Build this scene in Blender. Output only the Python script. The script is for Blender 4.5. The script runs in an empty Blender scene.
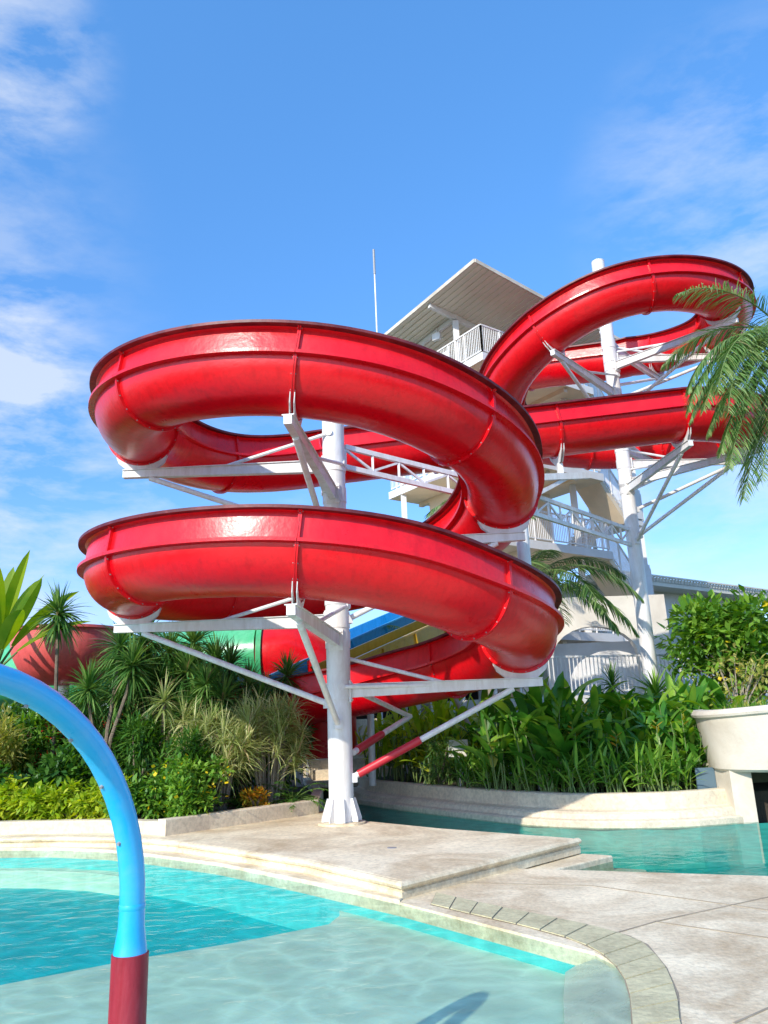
import bpy, math, random
from mathutils import Vector as V, Matrix
R=math.radians
sc=bpy.context.scene
col=bpy.context.scene.collection
rnd=random.Random(7)

# ------------------------------------------------------------------ helpers
class MB:
    def __init__(s): s.v=[];s.f=[];s.m=[];s.sm=[]
    def add(s,vs,fs,mi=0,smooth=False):
        o=len(s.v); s.v+= [tuple(p) for p in vs]
        for f in fs: s.f.append(tuple(i+o for i in f)); s.m.append(mi); s.sm.append(smooth)
    def box(s,c,size,rz=0,mi=0,ax=None):
        hx,hy,hz=size[0]/2,size[1]/2,size[2]/2; c=V(c)
        if ax is None: X=V((math.cos(rz),math.sin(rz),0));Y=V((-math.sin(rz),math.cos(rz),0));Z=V((0,0,1))
        else: X,Y,Z=ax
        vs=[c+X*a*hx+Y*b*hy+Z*d*hz for d in(-1,1) for b in(-1,1) for a in(-1,1)]
        s.add(vs,[(0,2,3,1),(4,5,7,6),(0,1,5,4),(2,6,7,3),(0,4,6,2),(1,3,7,5)],mi)
    def bar(s,p,q,w,h,mi=0,h2=None):
        p=V(p);q=V(q);d=(q-p).normalized(); up=V((0,0,1))
        if abs(d.z)>.98: up=V((1,0,0))
        x=d.cross(up).normalized(); z=x.cross(d); h2=h if h2 is None else h2
        vs=[p-x*w/2-z*h/2,p+x*w/2-z*h/2,p+x*w/2+z*h/2,p-x*w/2+z*h/2,
            q-x*w/2-z*h2/2,q+x*w/2-z*h2/2,q+x*w/2+z*h2/2,q-x*w/2+z*h2/2]
        s.add(vs,[(0,3,2,1),(4,5,6,7),(0,1,5,4),(1,2,6,5),(2,3,7,6),(3,0,4,7)],mi)
    def tube(s,pts,rs,n=12,mi=0,caps=True):
        pts=[V(p) for p in pts]
        if not isinstance(rs,(list,tuple)): rs=[rs]*len(pts)
        ref=None;vs=[]
        for i,p in enumerate(pts):
            d=(pts[min(i+1,len(pts)-1)]-pts[max(i-1,0)]).normalized()
            if ref is None: ref=V((0,0,1)) if abs(d.z)<.9 else V((1,0,0))
            x=(ref-d*ref.dot(d)).normalized(); ref=x; y=d.cross(x)
            for k in range(n):
                a=2*math.pi*k/n; vs.append(p+(x*math.cos(a)+y*math.sin(a))*rs[i])
        fs=[(i*n+k,i*n+(k+1)%n,(i+1)*n+(k+1)%n,(i+1)*n+k) for i in range(len(pts)-1) for k in range(n)]
        s.add(vs,fs,mi,True)
        if caps: s.add(vs[:n],[tuple(range(n))[::-1]],mi); s.add(vs[-n:],[tuple(range(n))],mi)
    def prism(s,poly,z0,z1,mi=0,sides=True,bottom=False):
        n=len(poly)
        a=sum(poly[i][0]*poly[(i+1)%n][1]-poly[(i+1)%n][0]*poly[i][1] for i in range(n))
        if a<0: poly=poly[::-1]
        vs=[(x,y,z0) for x,y in poly]+[(x,y,z1) for x,y in poly]
        fs=[tuple(range(n,2*n))]
        if bottom: fs.append(tuple(range(n))[::-1])
        if sides: fs+=[(i,(i+1)%n,n+(i+1)%n,n+i) for i in range(n)]
        s.add(vs,fs,mi)
    def strip(s,path,prof,mi=0,smooth=False,closed=False):
        """sweep a profile (offset to the right of travel, z) along a flat path"""
        P=[V((p[0],p[1],0)) for p in path];n=len(P);m=len(prof);vs=[]
        for i in range(n):
            a=P[i-1] if i>0 or closed else P[i]; b=P[(i+1)%n] if i<n-1 or closed else P[i]
            d1=(P[i]-a);d2=(b-P[i])
            d1=d1.normalized() if d1.length>1e-6 else d2.normalized()
            d2=d2.normalized() if d2.length>1e-6 else d1
            n1=V((d1.y,-d1.x,0));n2=V((d2.y,-d2.x,0));nn=(n1+n2).normalized();k=1/max(.4,nn.dot(n1))
            for (o,z) in prof: vs.append(P[i]+nn*o*k+V((0,0,z)))
        L=n if closed else n-1
        fs=[(i*m+j,((i+1)%n)*m+j,((i+1)%n)*m+j+1,i*m+j+1) for i in range(L) for j in range(m-1)]
        s.add(vs,fs,mi,smooth)
        if not closed:
            s.add(vs[:m],[tuple(range(m))],mi); s.add(vs[-m:],[tuple(range(m))[::-1]],mi)
    def build(s,name,mats,parent=None,sharp=35,bevel=0,loc=None):
        me=bpy.data.meshes.new(name); me.from_pydata(s.v,[],s.f)
        if not isinstance(mats,(list,tuple)): mats=[mats]
        for m in mats: me.materials.append(m)
        me.polygons.foreach_set('material_index',s.m)
        me.polygons.foreach_set('use_smooth',s.sm)
        me.validate()
        if any(s.sm):
            try: me.set_sharp_from_angle(angle=R(sharp))
            except Exception: pass
        o=bpy.data.objects.new(name,me); col.objects.link(o)
        if parent is not None:
            o.parent=parent; l=parent.matrix_world_loc if False else parent.location
            o.matrix_parent_inverse=Matrix.Identity(4)
            # mesh data are written in world space for placed things, so shift back
            if loc!='local': me.transform(Matrix.Translation(-V(l)) if parent.parent is None else Matrix.Translation(-V(parent.parent.location)))
        if bevel:
            b=o.modifiers.new('bevel','BEVEL'); b.width=bevel; b.segments=2; b.limit_method='ANGLE'; b.angle_limit=R(40)
        return o

def tag(o,label=None,cat=None,group=None,kind=None):
    if label: o['label']=label
    if cat: o['category']=cat
    if group: o['group']=group
    if kind: o['kind']=kind
    return o
def empty(name,loc,label,cat,group=None):
    o=bpy.data.objects.new(name,None); col.objects.link(o); o.location=loc; o.empty_display_size=.2
    return tag(o,label,cat,group)
def solo(o,loc):
    """move a top-level mesh's origin to loc"""
    o.data.transform(Matrix.Translation(-V(loc))); o.location=loc; return o
def clone(o,loc,rz=0,scale=1,label=None,group=None):
    def cp(src,par):
        c=src.copy(); col.objects.link(c)
        if par is not None: c.parent=par
        for ch in src.children: cp(ch,c)
        return c
    c=cp(o,None); c.location=loc; c.rotation_euler=(0,0,rz); c.scale=(scale,)*3
    if label: c['label']=label
    if group: c['group']=group
    return c

# ------------------------------------------------------------------ materials
def newmat(name):
    m=bpy.data.materials.new(name); m.use_nodes=True; nt=m.node_tree; nt.nodes.clear()
    out=nt.nodes.new('ShaderNodeOutputMaterial'); return m,nt,out
def N(nt,t,**kw):
    n=nt.nodes.new(t)
    for k,v in kw.items():
        if k.startswith('_'): setattr(n,k[1:],v)
        else: n.inputs[k.replace('__',' ')].default_value=v
    return n
def ramp(nt,fac,stops):
    r=nt.nodes.new('ShaderNodeValToRGB'); e=r.color_ramp.elements
    e[0].position,e[0].color=stops[0][0],(*stops[0][1],1); e[1].position,e[1].color=stops[1][0],(*stops[1][1],1)
    for p,c in stops[2:]:
        x=e.new(p); x.color=(*c,1)
    nt.links.new(fac,r.inputs[0]); return r.outputs[0]
def surf(name,base,var=.12,scale=2.,rough=.6,stain=None,stain_scale=.8,stain_amt=.5,bump=.1,bscale=30,coat=0,spec=.5,fine=None,stretch=None,metal=0):
    """painted / plastered / stone surface with blotchy variation, stains and bump"""
    m,nt,out=newmat(name); L=nt.links.new
    tc=N(nt,'ShaderNodeTexCoord'); geo=N(nt,'ShaderNodeNewGeometry')
    vec=geo.outputs['Position']
    if stretch:
        mp=N(nt,'ShaderNodeMapping'); mp.inputs['Scale'].default_value=stretch; L(vec,mp.inputs[0]); vec=mp.outputs[0]
    n1=N(nt,'ShaderNodeTexNoise',Scale=scale,Detail=8.,Roughness=.6); L(vec,n1.inputs['Vector'])
    lo=[max(0,c*(1-var)) for c in base]; hi=[min(1,c*(1+var)) for c in base]
    c=ramp(nt,n1.outputs['Fac'],[(.3,lo),(.7,hi)])
    if stain:
        n2=N(nt,'ShaderNodeTexNoise',Scale=stain_scale,Detail=9.,Roughness=.68,Distortion=.6); L(vec,n2.inputs['Vector'])
        f=ramp(nt,n2.outputs['Fac'],[(.42,(0,0,0)),(.66,(stain_amt,)*3)])
        mx=N(nt,'ShaderNodeMixRGB'); L(f,mx.inputs[0]); L(c,mx.inputs[1]); mx.inputs[2].default_value=(*stain,1); c=mx.outputs[0]
    if fine:
        n3=N(nt,'ShaderNodeTexNoise',Scale=fine,Detail=4.,Roughness=.7); L(vec,n3.inputs['Vector'])
        f=ramp(nt,n3.outputs['Fac'],[(.35,(.8,.8,.8)),(.6,(1.05,1.05,1.05))])
        mx=N(nt,'ShaderNodeMixRGB',_blend_type='MULTIPLY'); mx.inputs[0].default_value=1; L(c,mx.inputs[1]); L(f,mx.inputs[2]); c=mx.outputs[0]
    b=N(nt,'ShaderNodeBsdfPrincipled',Roughness=rough,Metallic=metal); b.inputs['Specular IOR Level'].default_value=spec
    b.inputs['Coat Weight'].default_value=coat; b.inputs['Coat Roughness'].default_value=.12
    L(c,b.inputs['Base Color'])
    r=N(nt,'ShaderNodeMath',_operation='MULTIPLY_ADD'); L(n1.outputs['Fac'],r.inputs[0]); r.inputs[1].default_value=.25; r.inputs[2].default_value=rough-.12; L(r.outputs[0],b.inputs['Roughness'])
    if bump:
        nb=N(nt,'ShaderNodeTexNoise',Scale=bscale,Detail=5.); L(geo.outputs['Position'],nb.inputs['Vector'])
        bp=N(nt,'ShaderNodeBump',Strength=bump,Distance=.02); L(nb.outputs['Fac'],bp.inputs['Height']); L(bp.outputs[0],b.inputs['Normal'])
    L(b.outputs[0],out.inputs[0]); return m
def leafmat(name,c1,c2,c3=None,trans=.35,rough=.45,dead=None):
    m,nt,out=newmat(name); L=nt.links.new
    geo=N(nt,'ShaderNodeNewGeometry'); oi=N(nt,'ShaderNodeObjectInfo')
    n=N(nt,'ShaderNodeTexNoise',Scale=1.6,Detail=3.); L(geo.outputs['Position'],n.inputs['Vector'])
    ad=N(nt,'ShaderNodeMath',_operation='MULTIPLY_ADD'); L(geo.outputs['Random Per Island'],ad.inputs[0]); ad.inputs[1].default_value=.6; L(n.outputs['Fac'],ad.inputs[2])
    st=[(.25,c1),(.75,c2)]
    if c3: st.append((1.0,c3))
    c=ramp(nt,ad.outputs[0],st)
    if dead:
        gt=N(nt,'ShaderNodeMath',_operation='GREATER_THAN'); L(geo.outputs['Random Per Island'],gt.inputs[0]); gt.inputs[1].default_value=dead[1]
        mx=N(nt,'ShaderNodeMixRGB'); L(gt.outputs[0],mx.inputs[0]); L(c,mx.inputs[1]); mx.inputs[2].default_value=(*dead[0],1); c=mx.outputs[0]
    b=N(nt,'ShaderNodeBsdfPrincipled',Roughness=rough); L(c,b.inputs['Base Color']); b.inputs['Specular IOR Level'].default_value=.4
    t=N(nt,'ShaderNodeBsdfTranslucent'); h=N(nt,'ShaderNodeHueSaturation',Saturation=1.15,Value=1.5); h.inputs['Hue'].default_value=.48; L(c,h.inputs['Color']); L(h.outputs[0],t.inputs[0])
    ms=N(nt,'ShaderNodeMixShader'); ms.inputs[0].default_value=trans; L(b.outputs[0],ms.inputs[1]); L(t.outputs[0],ms.inputs[2])
    L(ms.outputs[0],out.inputs[0]); return m

def fibreglass(name,base,fade,fade_amt=.35,rough=.24):
    m,nt,out=newmat(name); L=nt.links.new
    geo=N(nt,'ShaderNodeNewGeometry'); P=geo.outputs['Position']
    n1=N(nt,'ShaderNodeTexNoise',Scale=.9,Detail=7.,Roughness=.62); L(P,n1.inputs['Vector'])
    n2=N(nt,'ShaderNodeTexNoise',Scale=14.,Detail=6.,Roughness=.7); L(P,n2.inputs['Vector'])
    mp=N(nt,'ShaderNodeMapping'); mp.inputs['Scale'].default_value=(9,9,.8); L(P,mp.inputs[0])
    n3=N(nt,'ShaderNodeTexNoise',Scale=1.,Detail=4.); L(mp.outputs[0],n3.inputs['Vector'])
    sx=N(nt,'ShaderNodeSeparateXYZ'); L(geo.outputs['Normal'],sx.inputs[0])
    # chalky fading: strongest where the surface looks up, broken up by noise
    up=N(nt,'ShaderNodeMapRange'); L(sx.outputs['Z'],up.inputs[0]); up.inputs[1].default_value=-.75; up.inputs[2].default_value=.5
    f=ramp(nt,n1.outputs['Fac'],[(.38,(.12,)*3),(.68,(1,)*3)])
    mu=N(nt,'ShaderNodeMath',_operation='MULTIPLY'); L(f,mu.inputs[0]); L(up.outputs[0],mu.inputs[1])
    m3=N(nt,'ShaderNodeMath',_operation='MULTIPLY_ADD'); L(n3.outputs['Fac'],m3.inputs[0]); m3.inputs[1].default_value=.8; m3.inputs[2].default_value=.55
    m2=N(nt,'ShaderNodeMath',_operation='MULTIPLY'); L(mu.outputs[0],m2.inputs[0]); L(m3.outputs[0],m2.inputs[1])
    m4=N(nt,'ShaderNodeMath',_operation='MULTIPLY'); L(m2.outputs[0],m4.inputs[0]); m4.inputs[1].default_value=fade_amt
    mx=N(nt,'ShaderNodeMixRGB'); L(m4.outputs[0],mx.inputs[0]); mx.inputs[1].default_value=(*base,1); mx.inputs[2].default_value=(*fade,1)
    d=ramp(nt,n2.outputs['Fac'],[(.3,(.8,.8,.8)),(.55,(1,1,1))])
    dm=N(nt,'ShaderNodeMixRGB',_blend_type='MULTIPLY'); dm.inputs[0].default_value=.8; L(mx.outputs[0],dm.inputs[1]); L(d,dm.inputs[2])
    g3=ramp(nt,n3.outputs['Fac'],[(.30,(.62,.55,.55)),(.46,(1,1,1))]); dg=N(nt,'ShaderNodeMixRGB',_blend_type='MULTIPLY'); dg.inputs[0].default_value=.35; L(dm.outputs[0],dg.inputs[1]); L(g3,dg.inputs[2]); dm=dg
    b=N(nt,'ShaderNodeBsdfPrincipled',Roughness=rough); b.inputs['Specular IOR Level'].default_value=.5
    b.inputs['Coat Weight'].default_value=.12; b.inputs['Coat Roughness'].default_value=.14; b.inputs['Specular IOR Level'].default_value=.42
    L(dm.outputs[0],b.inputs['Base Color'])
    r=N(nt,'ShaderNodeMath',_operation='MULTIPLY_ADD'); L(n1.outputs['Fac'],r.inputs[0]); r.inputs[1].default_value=.35; r.inputs[2].default_value=rough-.1; L(r.outputs[0],b.inputs['Roughness'])
    nb=N(nt,'ShaderNodeTexNoise',Scale=3.2,Detail=4.,Roughness=.6); L(P,nb.inputs['Vector'])
    bp=N(nt,'ShaderNodeBump',Strength=.35,Distance=.03); L(nb.outputs['Fac'],bp.inputs['Height'])
    b2=N(nt,'ShaderNodeBump',Strength=.08,Distance=.01); L(n2.outputs['Fac'],b2.inputs['Height']); L(bp.outputs[0],b2.inputs['Normal'])
    L(b2.outputs[0],b.inputs['Normal']); L(b2.outputs[0],b.inputs['Coat Normal'])
    L(b.outputs[0],out.inputs[0]); return m

def water(name,tint,wscale=2.2,strength=.3,refl=1.,caust=2.6):
    m,nt,out=newmat(name); L=nt.links.new
    geo=N(nt,'ShaderNodeNewGeometry')
    mp=N(nt,'ShaderNodeMapping'); mp.inputs['Scale'].default_value=(1,1.5,1); L(geo.outputs['Position'],mp.inputs[0])
    n1=N(nt,'ShaderNodeTexNoise',Scale=wscale,Detail=4.,Roughness=.5,Distortion=.5); L(mp.outputs[0],n1.inputs['Vector'])
    bp=N(nt,'ShaderNodeBump',Strength=strength,Distance=.05); L(n1.outputs['Fac'],bp.inputs['Height'])
    t=N(nt,'ShaderNodeBsdfTransparent')
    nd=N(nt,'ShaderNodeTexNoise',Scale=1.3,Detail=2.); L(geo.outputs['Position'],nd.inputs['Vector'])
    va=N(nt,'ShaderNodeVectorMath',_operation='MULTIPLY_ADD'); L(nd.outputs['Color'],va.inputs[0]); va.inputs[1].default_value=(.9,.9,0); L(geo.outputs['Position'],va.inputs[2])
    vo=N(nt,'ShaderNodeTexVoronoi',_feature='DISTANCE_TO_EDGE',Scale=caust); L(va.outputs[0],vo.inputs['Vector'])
    cr_=ramp(nt,vo.outputs['Distance'],[(.0,tuple(tint)),(.22,tuple(c*.83 for c in tint)),(.05,tuple(c*.95 for c in tint))]); L(cr_,t.inputs[0])  # caustic light web painted into the water's transparent tint
    g=N(nt,'ShaderNodeBsdfGlossy',Roughness=.03); L(bp.outputs[0],g.inputs['Normal'])
    fr=N(nt,'ShaderNodeFresnel',IOR=1.33); L(bp.outputs[0],fr.inputs['Normal'])
    mm=N(nt,'ShaderNodeMath',_operation='MULTIPLY'); L(fr.outputs[0],mm.inputs[0]); mm.inputs[1].default_value=refl
    ms=N(nt,'ShaderNodeMixShader'); L(mm.outputs[0],ms.inputs[0]); L(t.outputs[0],ms.inputs[1]); L(g.outputs[0],ms.inputs[2])
    L(ms.outputs[0],out.inputs[0]); return m

def poolfloor(name,base,grout,tile=.2,caust=.25):
    m,nt,out=newmat(name); L=nt.links.new
    geo=N(nt,'ShaderNodeNewGeometry'); P=geo.outputs['Position']
    mp=N(nt,'ShaderNodeMapping'); mp.inputs['Rotation'].default_value=(0,0,R(-47)); L(P,mp.inputs[0])
    br=N(nt,'ShaderNodeTexBrick',_offset=0.,Scale=1.); br.inputs['Brick Width'].default_value=tile; br.inputs['Row Height'].default_value=tile; br.inputs['Mortar Size'].default_value=.008
    br.inputs['Color1'].default_value=(*base,1); br.inputs['Color2'].default_value=(*[c*.93 for c in base],1); br.inputs['Mortar'].default_value=(*grout,1)
    L(mp.outputs[0],br.inputs['Vector'])
    n1=N(nt,'ShaderNodeTexNoise',Scale=.7,Detail=5.,Roughness=.6); L(P,n1.inputs['Vector'])
    c=ramp(nt,n1.outputs['Fac'],[(.3,(.86,.9,.9)),(.7,(1.08,1.04,1.04))])
    mx=N(nt,'ShaderNodeMixRGB',_blend_type='MULTIPLY'); mx.inputs[0].default_value=1; L(br.outputs[0],mx.inputs[1]); L(c,mx.inputs[2])
    b=N(nt,'ShaderNodeBsdfPrincipled',Roughness=.6); L(mx.outputs[0],b.inputs['Base Color']); L(b.outputs[0],out.inputs[0]); return m

M={}
M['red']=fibreglass('red gelcoat',(.74,.001,.008),(.85,.16,.14),.14)
M['rim']=surf('red rim with painted shade and dirt',(.09,.003,.008),.25,5,.5,(.30,.05,.05),3,.5,.1,30)  # red taken near black to carry the lip's underside shade, with dirt
M['pinkred']=fibreglass('faded red gelcoat',(.78,.10,.10),(.85,.36,.33),.6,.35)
M['green_gel']=fibreglass('green gelcoat',(.05,.42,.16),(.3,.65,.4),.4)
M['blue_gel']=fibreglass('blue gelcoat',(.015,.38,.72),(.3,.5,.75),.3)
M['yellow_gel']=fibreglass('yellow gelcoat',(.55,.33,.02),(.7,.55,.2),.3)
M['white']=surf('white painted steel',(.80,.79,.77),.05,3,.42,(.40,.31,.22),1.7,.34,.05,25,.1,stretch=(3.2,3.2,.8))
M['white2']=surf('white painted plaster',(.74,.73,.71),.06,1.5,.7,(.5,.46,.4),.6,.35,.1,30)
M['offwhite']=surf('weathered white concrete',(.64,.58,.48),.08,1.0,.75,(.42,.35,.25),1.3,.6,.2,22)
M['soffit']=surf('beige soffit',(.82,.66,.46),.06,1,.8,(.5,.42,.32),.5,.4,.05)
M['roofsheet']=surf('roof sheet underside',(.76,.70,.58),.05,1,.6,(.45,.4,.34),.5,.3,.02)
M['stone']=surf('pale stone paving',(.86,.73,.50),.12,1.6,.72,(.42,.28,.14),.8,.85,.3,26,fine=22)
M['stone2']=surf('cream stone coping',(.88,.76,.53),.1,1.8,.66,(.44,.30,.15),.9,.7,.25,24,fine=18)
M['planterwall']=surf('cream painted planter wall',(.76,.65,.47),.08,1.2,.8,(.42,.31,.22),.9,.4,.2,22,fine=16)
M['paver']=surf('greenish pavers',(.60,.54,.32),.16,2.4,.75,(.34,.28,.15),1.6,.35,.3,28,fine=20)
M['joint']=surf('dark joint',(.30,.25,.18),.2,3,.9,bump=0)
M['wet']=surf('wet beach floor',(.72,.70,.56),.08,1.2,.3,(.40,.40,.34),.8,.4,.05,20)
M['soil']=surf('planting soil',(.06,.045,.03),.3,3,.95,bump=.5)
M['lawn']=surf('distant ground',(.07,.09,.03),.3,1,.95,bump=.3)
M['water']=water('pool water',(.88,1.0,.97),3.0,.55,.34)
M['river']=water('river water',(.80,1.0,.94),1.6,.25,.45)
M['deep']=poolfloor('deep turquoise tiles',(.0,.62,.62),(.0,.55,.55))
M['shelf']=poolfloor('pale aqua tiles',(.72,.87,.66),(.67,.82,.62))
M['rfloor']=poolfloor('river floor',(.02,.50,.45),(.01,.38,.36))
M['wline']=surf('waterline tiles',(.10,.62,.58),.10,6,.4,bump=.05)
M['rwall']=surf('river basin wall',(.10,.50,.44),.15,2,.5,bump=.05)
M['hblue']=surf('blue painted pipe',(.003,.44,.80),.05,3,.3,(.25,.5,.7),4,.25,.05,30,.5)
M['hred']=surf('scuffed dark red sleeve',(.30,.006,.02),.2,6,.45,(.42,.08,.10),5,.4,.1,40,stretch=(3,3,.5))
M['sleeve']=surf('red pipe sleeve',(.50,.02,.035),.1,4,.4,bump=.03)
M['grey']=surf('grey metal',(.30,.30,.31),.1,3,.5,bump=.03)
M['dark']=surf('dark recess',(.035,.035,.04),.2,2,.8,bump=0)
M['bark']=surf('grey brown bark',(.20,.155,.11),.3,6,.9,(.07,.05,.035),5,.6,.6,40)
M['bark2']=surf('pale bark',(.36,.31,.24),.2,6,.9,(.18,.14,.1),5,.5,.5,40)
M['cream']=surf('cream render',(.72,.67,.57),.07,1,.8,(.45,.38,.3),.7,.45,.1,30)
M['greygreen']=surf('mossy wall',(.16,.21,.13),.3,2,.8,(.05,.07,.04),1.5,.6)
M['glass']=surf('window glass',(.10,.16,.2),.1,1,.12,bump=0)
M['leaf_dark']=leafmat('dark leaves',(.014,.055,.010),(.042,.14,.02),(.11,.24,.035))
M['leaf_heli']=leafmat('heliconia leaves',(.02,.09,.014),(.065,.23,.022),(.26,.44,.05),.35,.35,((.32,.34,.05),.965))
M['leaf_mid']=leafmat('green leaves',(.035,.12,.014),(.10,.26,.026),(.24,.42,.055))
M['leaf_lime']=leafmat('lime leaves',(.13,.26,.010),(.30,.44,.02),(.50,.56,.05),.4)
M['leaf_yel']=leafmat('yellow green leaves',(.10,.15,.02),(.30,.34,.06),(.50,.46,.12),.35)
M['leaf_grey']=leafmat('dry grey green leaves',(.12,.19,.04),(.32,.40,.12),(.60,.60,.28),.35,.5,((.40,.30,.16),.97))
M['leaf_spike']=leafmat('spiky leaves',(.02,.075,.016),(.07,.19,.035),(.20,.34,.08),.3,.4,((.28,.22,.10),.965))
M['leaf_palm']=leafmat('palm leaflets',(.045,.12,.025),(.12,.25,.06),(.30,.40,.15),.35,.4,((.26,.24,.1),.96))
M['leaf_palm_dark']=leafmat('darker palm leaflets',(.025,.07,.018),(.07,.17,.035),(.2,.3,.09),.3,.4)  # deeper leaflet green for the palm behind the slide
M['leaf_orange']=leafmat('orange leaves',(.35,.13,.01),(.55,.26,.02),(.35,.35,.03),.35)
M['leaf_banana']=leafmat('banana leaves',(.04,.13,.012),(.09,.24,.02),(.24,.36,.04),.45,.35)
M['petal']=leafmat('yellow petals',(.75,.50,.01),(.8,.6,.02),None,.3)
M['stem']=surf('green stems',(.13,.2,.05),.2,5,.6,bump=0)

# ------------------------------------------------------------------ plants
def blade(mb,base,d,L,w,droop=.3,segs=4,prof='lance',side=None,fold=.0,mi=0):
    p=V(base); d=V(d).normalized()
    if side is None:
        side=d.cross(V((0,0,1)));
        if side.length<.05: side=V((1,0,0))
        side=Matrix.Rotation(rnd.uniform(-.6,.6),3,d)@side.normalized()
    vs=[];st=L/segs
    for i in range(segs+1):
        t=i/segs
        if prof=='lance': ww=w*(1-t)**.6*(.45+1.2*min(t,.4))
        elif prof=='oval': ww=w*max(.04,math.sin(math.pi*min(1,t*.93+.06)))**.7
        else: ww=w*(1-t*.96)
        if i==segs: ww=w*.03
        n=side.cross(d)
        if fold:
            vs+=[p-side*ww/2+n*fold*ww,p,p+side*ww/2+n*fold*ww]
        else: vs+=[p-side*ww/2,p+side*ww/2]
        d=(d+V((0,0,-1))*droop/segs).normalized()
        side=(side-d*side.dot(d)).normalized()
        p=p+d*st
    k=3 if fold else 2; fs=[]
    for i in range(segs):
        for j in range(k-1): fs.append((i*k+j,i*k+j+1,(i+1)*k+j+1,(i+1)*k+j))
    mb.add(vs,fs,mi,True)
def dirv(az,el): return V((math.cos(az)*math.cos(el),math.sin(az)*math.cos(el),math.sin(el)))
def rosette(mb,c,n,L,w,droop=.9,elmin=-.5,elmax=1.5):
    for i in range(n):
        el=elmin+(elmax-elmin)*rnd.random()**.8
        blade(mb,V(c)+dirv(rnd.random()*6.28,el)*.03,dirv(rnd.random()*6.28,el),L*rnd.uniform(.7,1.1),w,droop*rnd.uniform(.5,1.3),4)
def frond(mb,base,az,el,L,droop,n=46,ll=.5,lw=.035,rachis=.018,hang=.8):
    p=V(base);d=dirv(az,el);pts=[];dirs=[];S=18
    for i in range(S+1):
        pts.append(p.copy());dirs.append(d.copy()); d=(d+V((0,0,-1))*droop/S).normalized(); p=p+d*L/S
    mb.tube(pts,[rachis*(1-.85*i/S)+.002 for i in range(S+1)],5,1)
    for i in range(n):
        t=.12+.88*i/(n-1); x=t*S; k=min(int(x),S-1); q=pts[k].lerp(pts[k+1],x-k); dd=dirs[k]
        s=dd.cross(V((0,0,1))); s=s.normalized() if s.length>.05 else V((1,0,0))
        l=ll*(math.sin(math.pi*min(1,.12+t*.86))**.6)
        for sg in(-1,1):
            v=(s*sg*rnd.uniform(.8,1.05)+dd*rnd.uniform(.55,.85)+V((0,0,rnd.uniform(-.25,.2)))).normalized()
            blade(mb,q,v,l*rnd.uniform(.8,1.1),lw,hang*rnd.uniform(.6,1.4),3,'lance',mi=0)
def cloud(mb,c,r,n,size,clumps=10,mi=0,prof='oval',ratio=.45,shell=.55,drp=.5,up=.2):
    c=V(c); cs=[]
    for i in range(clumps):
        while True:
            v=V((rnd.uniform(-1,1),rnd.uniform(-1,1),rnd.uniform(-1,1)))
            if .2<v.length<1: break
        v=v.normalized()*rnd.uniform(shell,1)
        cs.append((V((v.x*r[0],v.y*r[1],v.z*r[2])),rnd.uniform(.28,.5)))
    for i in range(n):
        o,k=cs[i%clumps]
        v=V((rnd.gauss(0,1),rnd.gauss(0,1),rnd.gauss(0,1))).normalized()*rnd.random()**.4
        q=c+o+V((v.x*r[0],v.y*r[1],v.z*r[2]))*k
        d=(v+V((0,0,up))+V((rnd.gauss(0,.5),rnd.gauss(0,.5),rnd.gauss(0,.5)))).normalized()
        s=size*rnd.uniform(.6,1.25)
        blade(mb,q,d,s,s*ratio,drp,2,prof)
    return [c+o for o,k in cs]
def plant(name,loc,label,cat,group=None): return empty(name,loc,label,cat,group)
def dracaena(loc,heads,label,group=None,L=.6,w=.05,mat='leaf_spike',n=170,name='dracaena'):
    """heads: list of (dx,dy,height)"""
    t=plant(name,loc,label,'plant',group); b=V(loc); tr=MB();cr=MB()
    for (dx,dy,h) in heads:
        top=b+V((dx,dy,h)); m=b+V((dx*.3,dy*.3,h*.5))
        tr.tube([b,m,b+V((dx*.8,dy*.8,h*.8)),top],[.05,.04,.034,.028],7)
        rosette(cr,top,n,L,w); rosette(cr,top-V((0,0,.12)),n//3,L*1.05,w,1.4,-.9,.2)
    tr.build('trunk',M['bark'],t); cr.build('leaves',M[mat],t); return t
def palm(loc,h,lean,fr,label,L=2.2,ll=.55,n=44,lw=.04,name='palm_tree',group=None,tr=.13,mat='leaf_palm'):
    t=plant(name,loc,label,'palm tree',group); b=V(loc); top=b+V((lean[0],lean[1],h)); mb=MB()
    pts=[b.lerp(top,k/8)+V((lean[0],lean[1],0))*(-.25*math.sin(math.pi*k/8)) for k in range(9)]
    rs=[tr*(1.25-.45*k/8) for k in range(9)]
    mb.tube(pts,rs,12); mb.build('trunk',M['bark2'],t)
    cs=MB(); cs.tube([top,top+V((0,0,.5))],[tr*.8,tr*.45],10); cs.build('crown_shaft',M['stem'],t)
    for (az,el,dr,k) in fr:
        f=MB(); frond(f,top+V((0,0,.35)),R(az),R(el),L*k,dr,n,ll*k,lw)
        f.build('frond',[M[mat],M['stem']],t)
    return t

# ------------------------------------------------------------------ SETTING
def struct(mb,name,mats,bevel=0):
    o=mb.build(name,mats,None,bevel=bevel); o['kind']='structure'; return o

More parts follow.
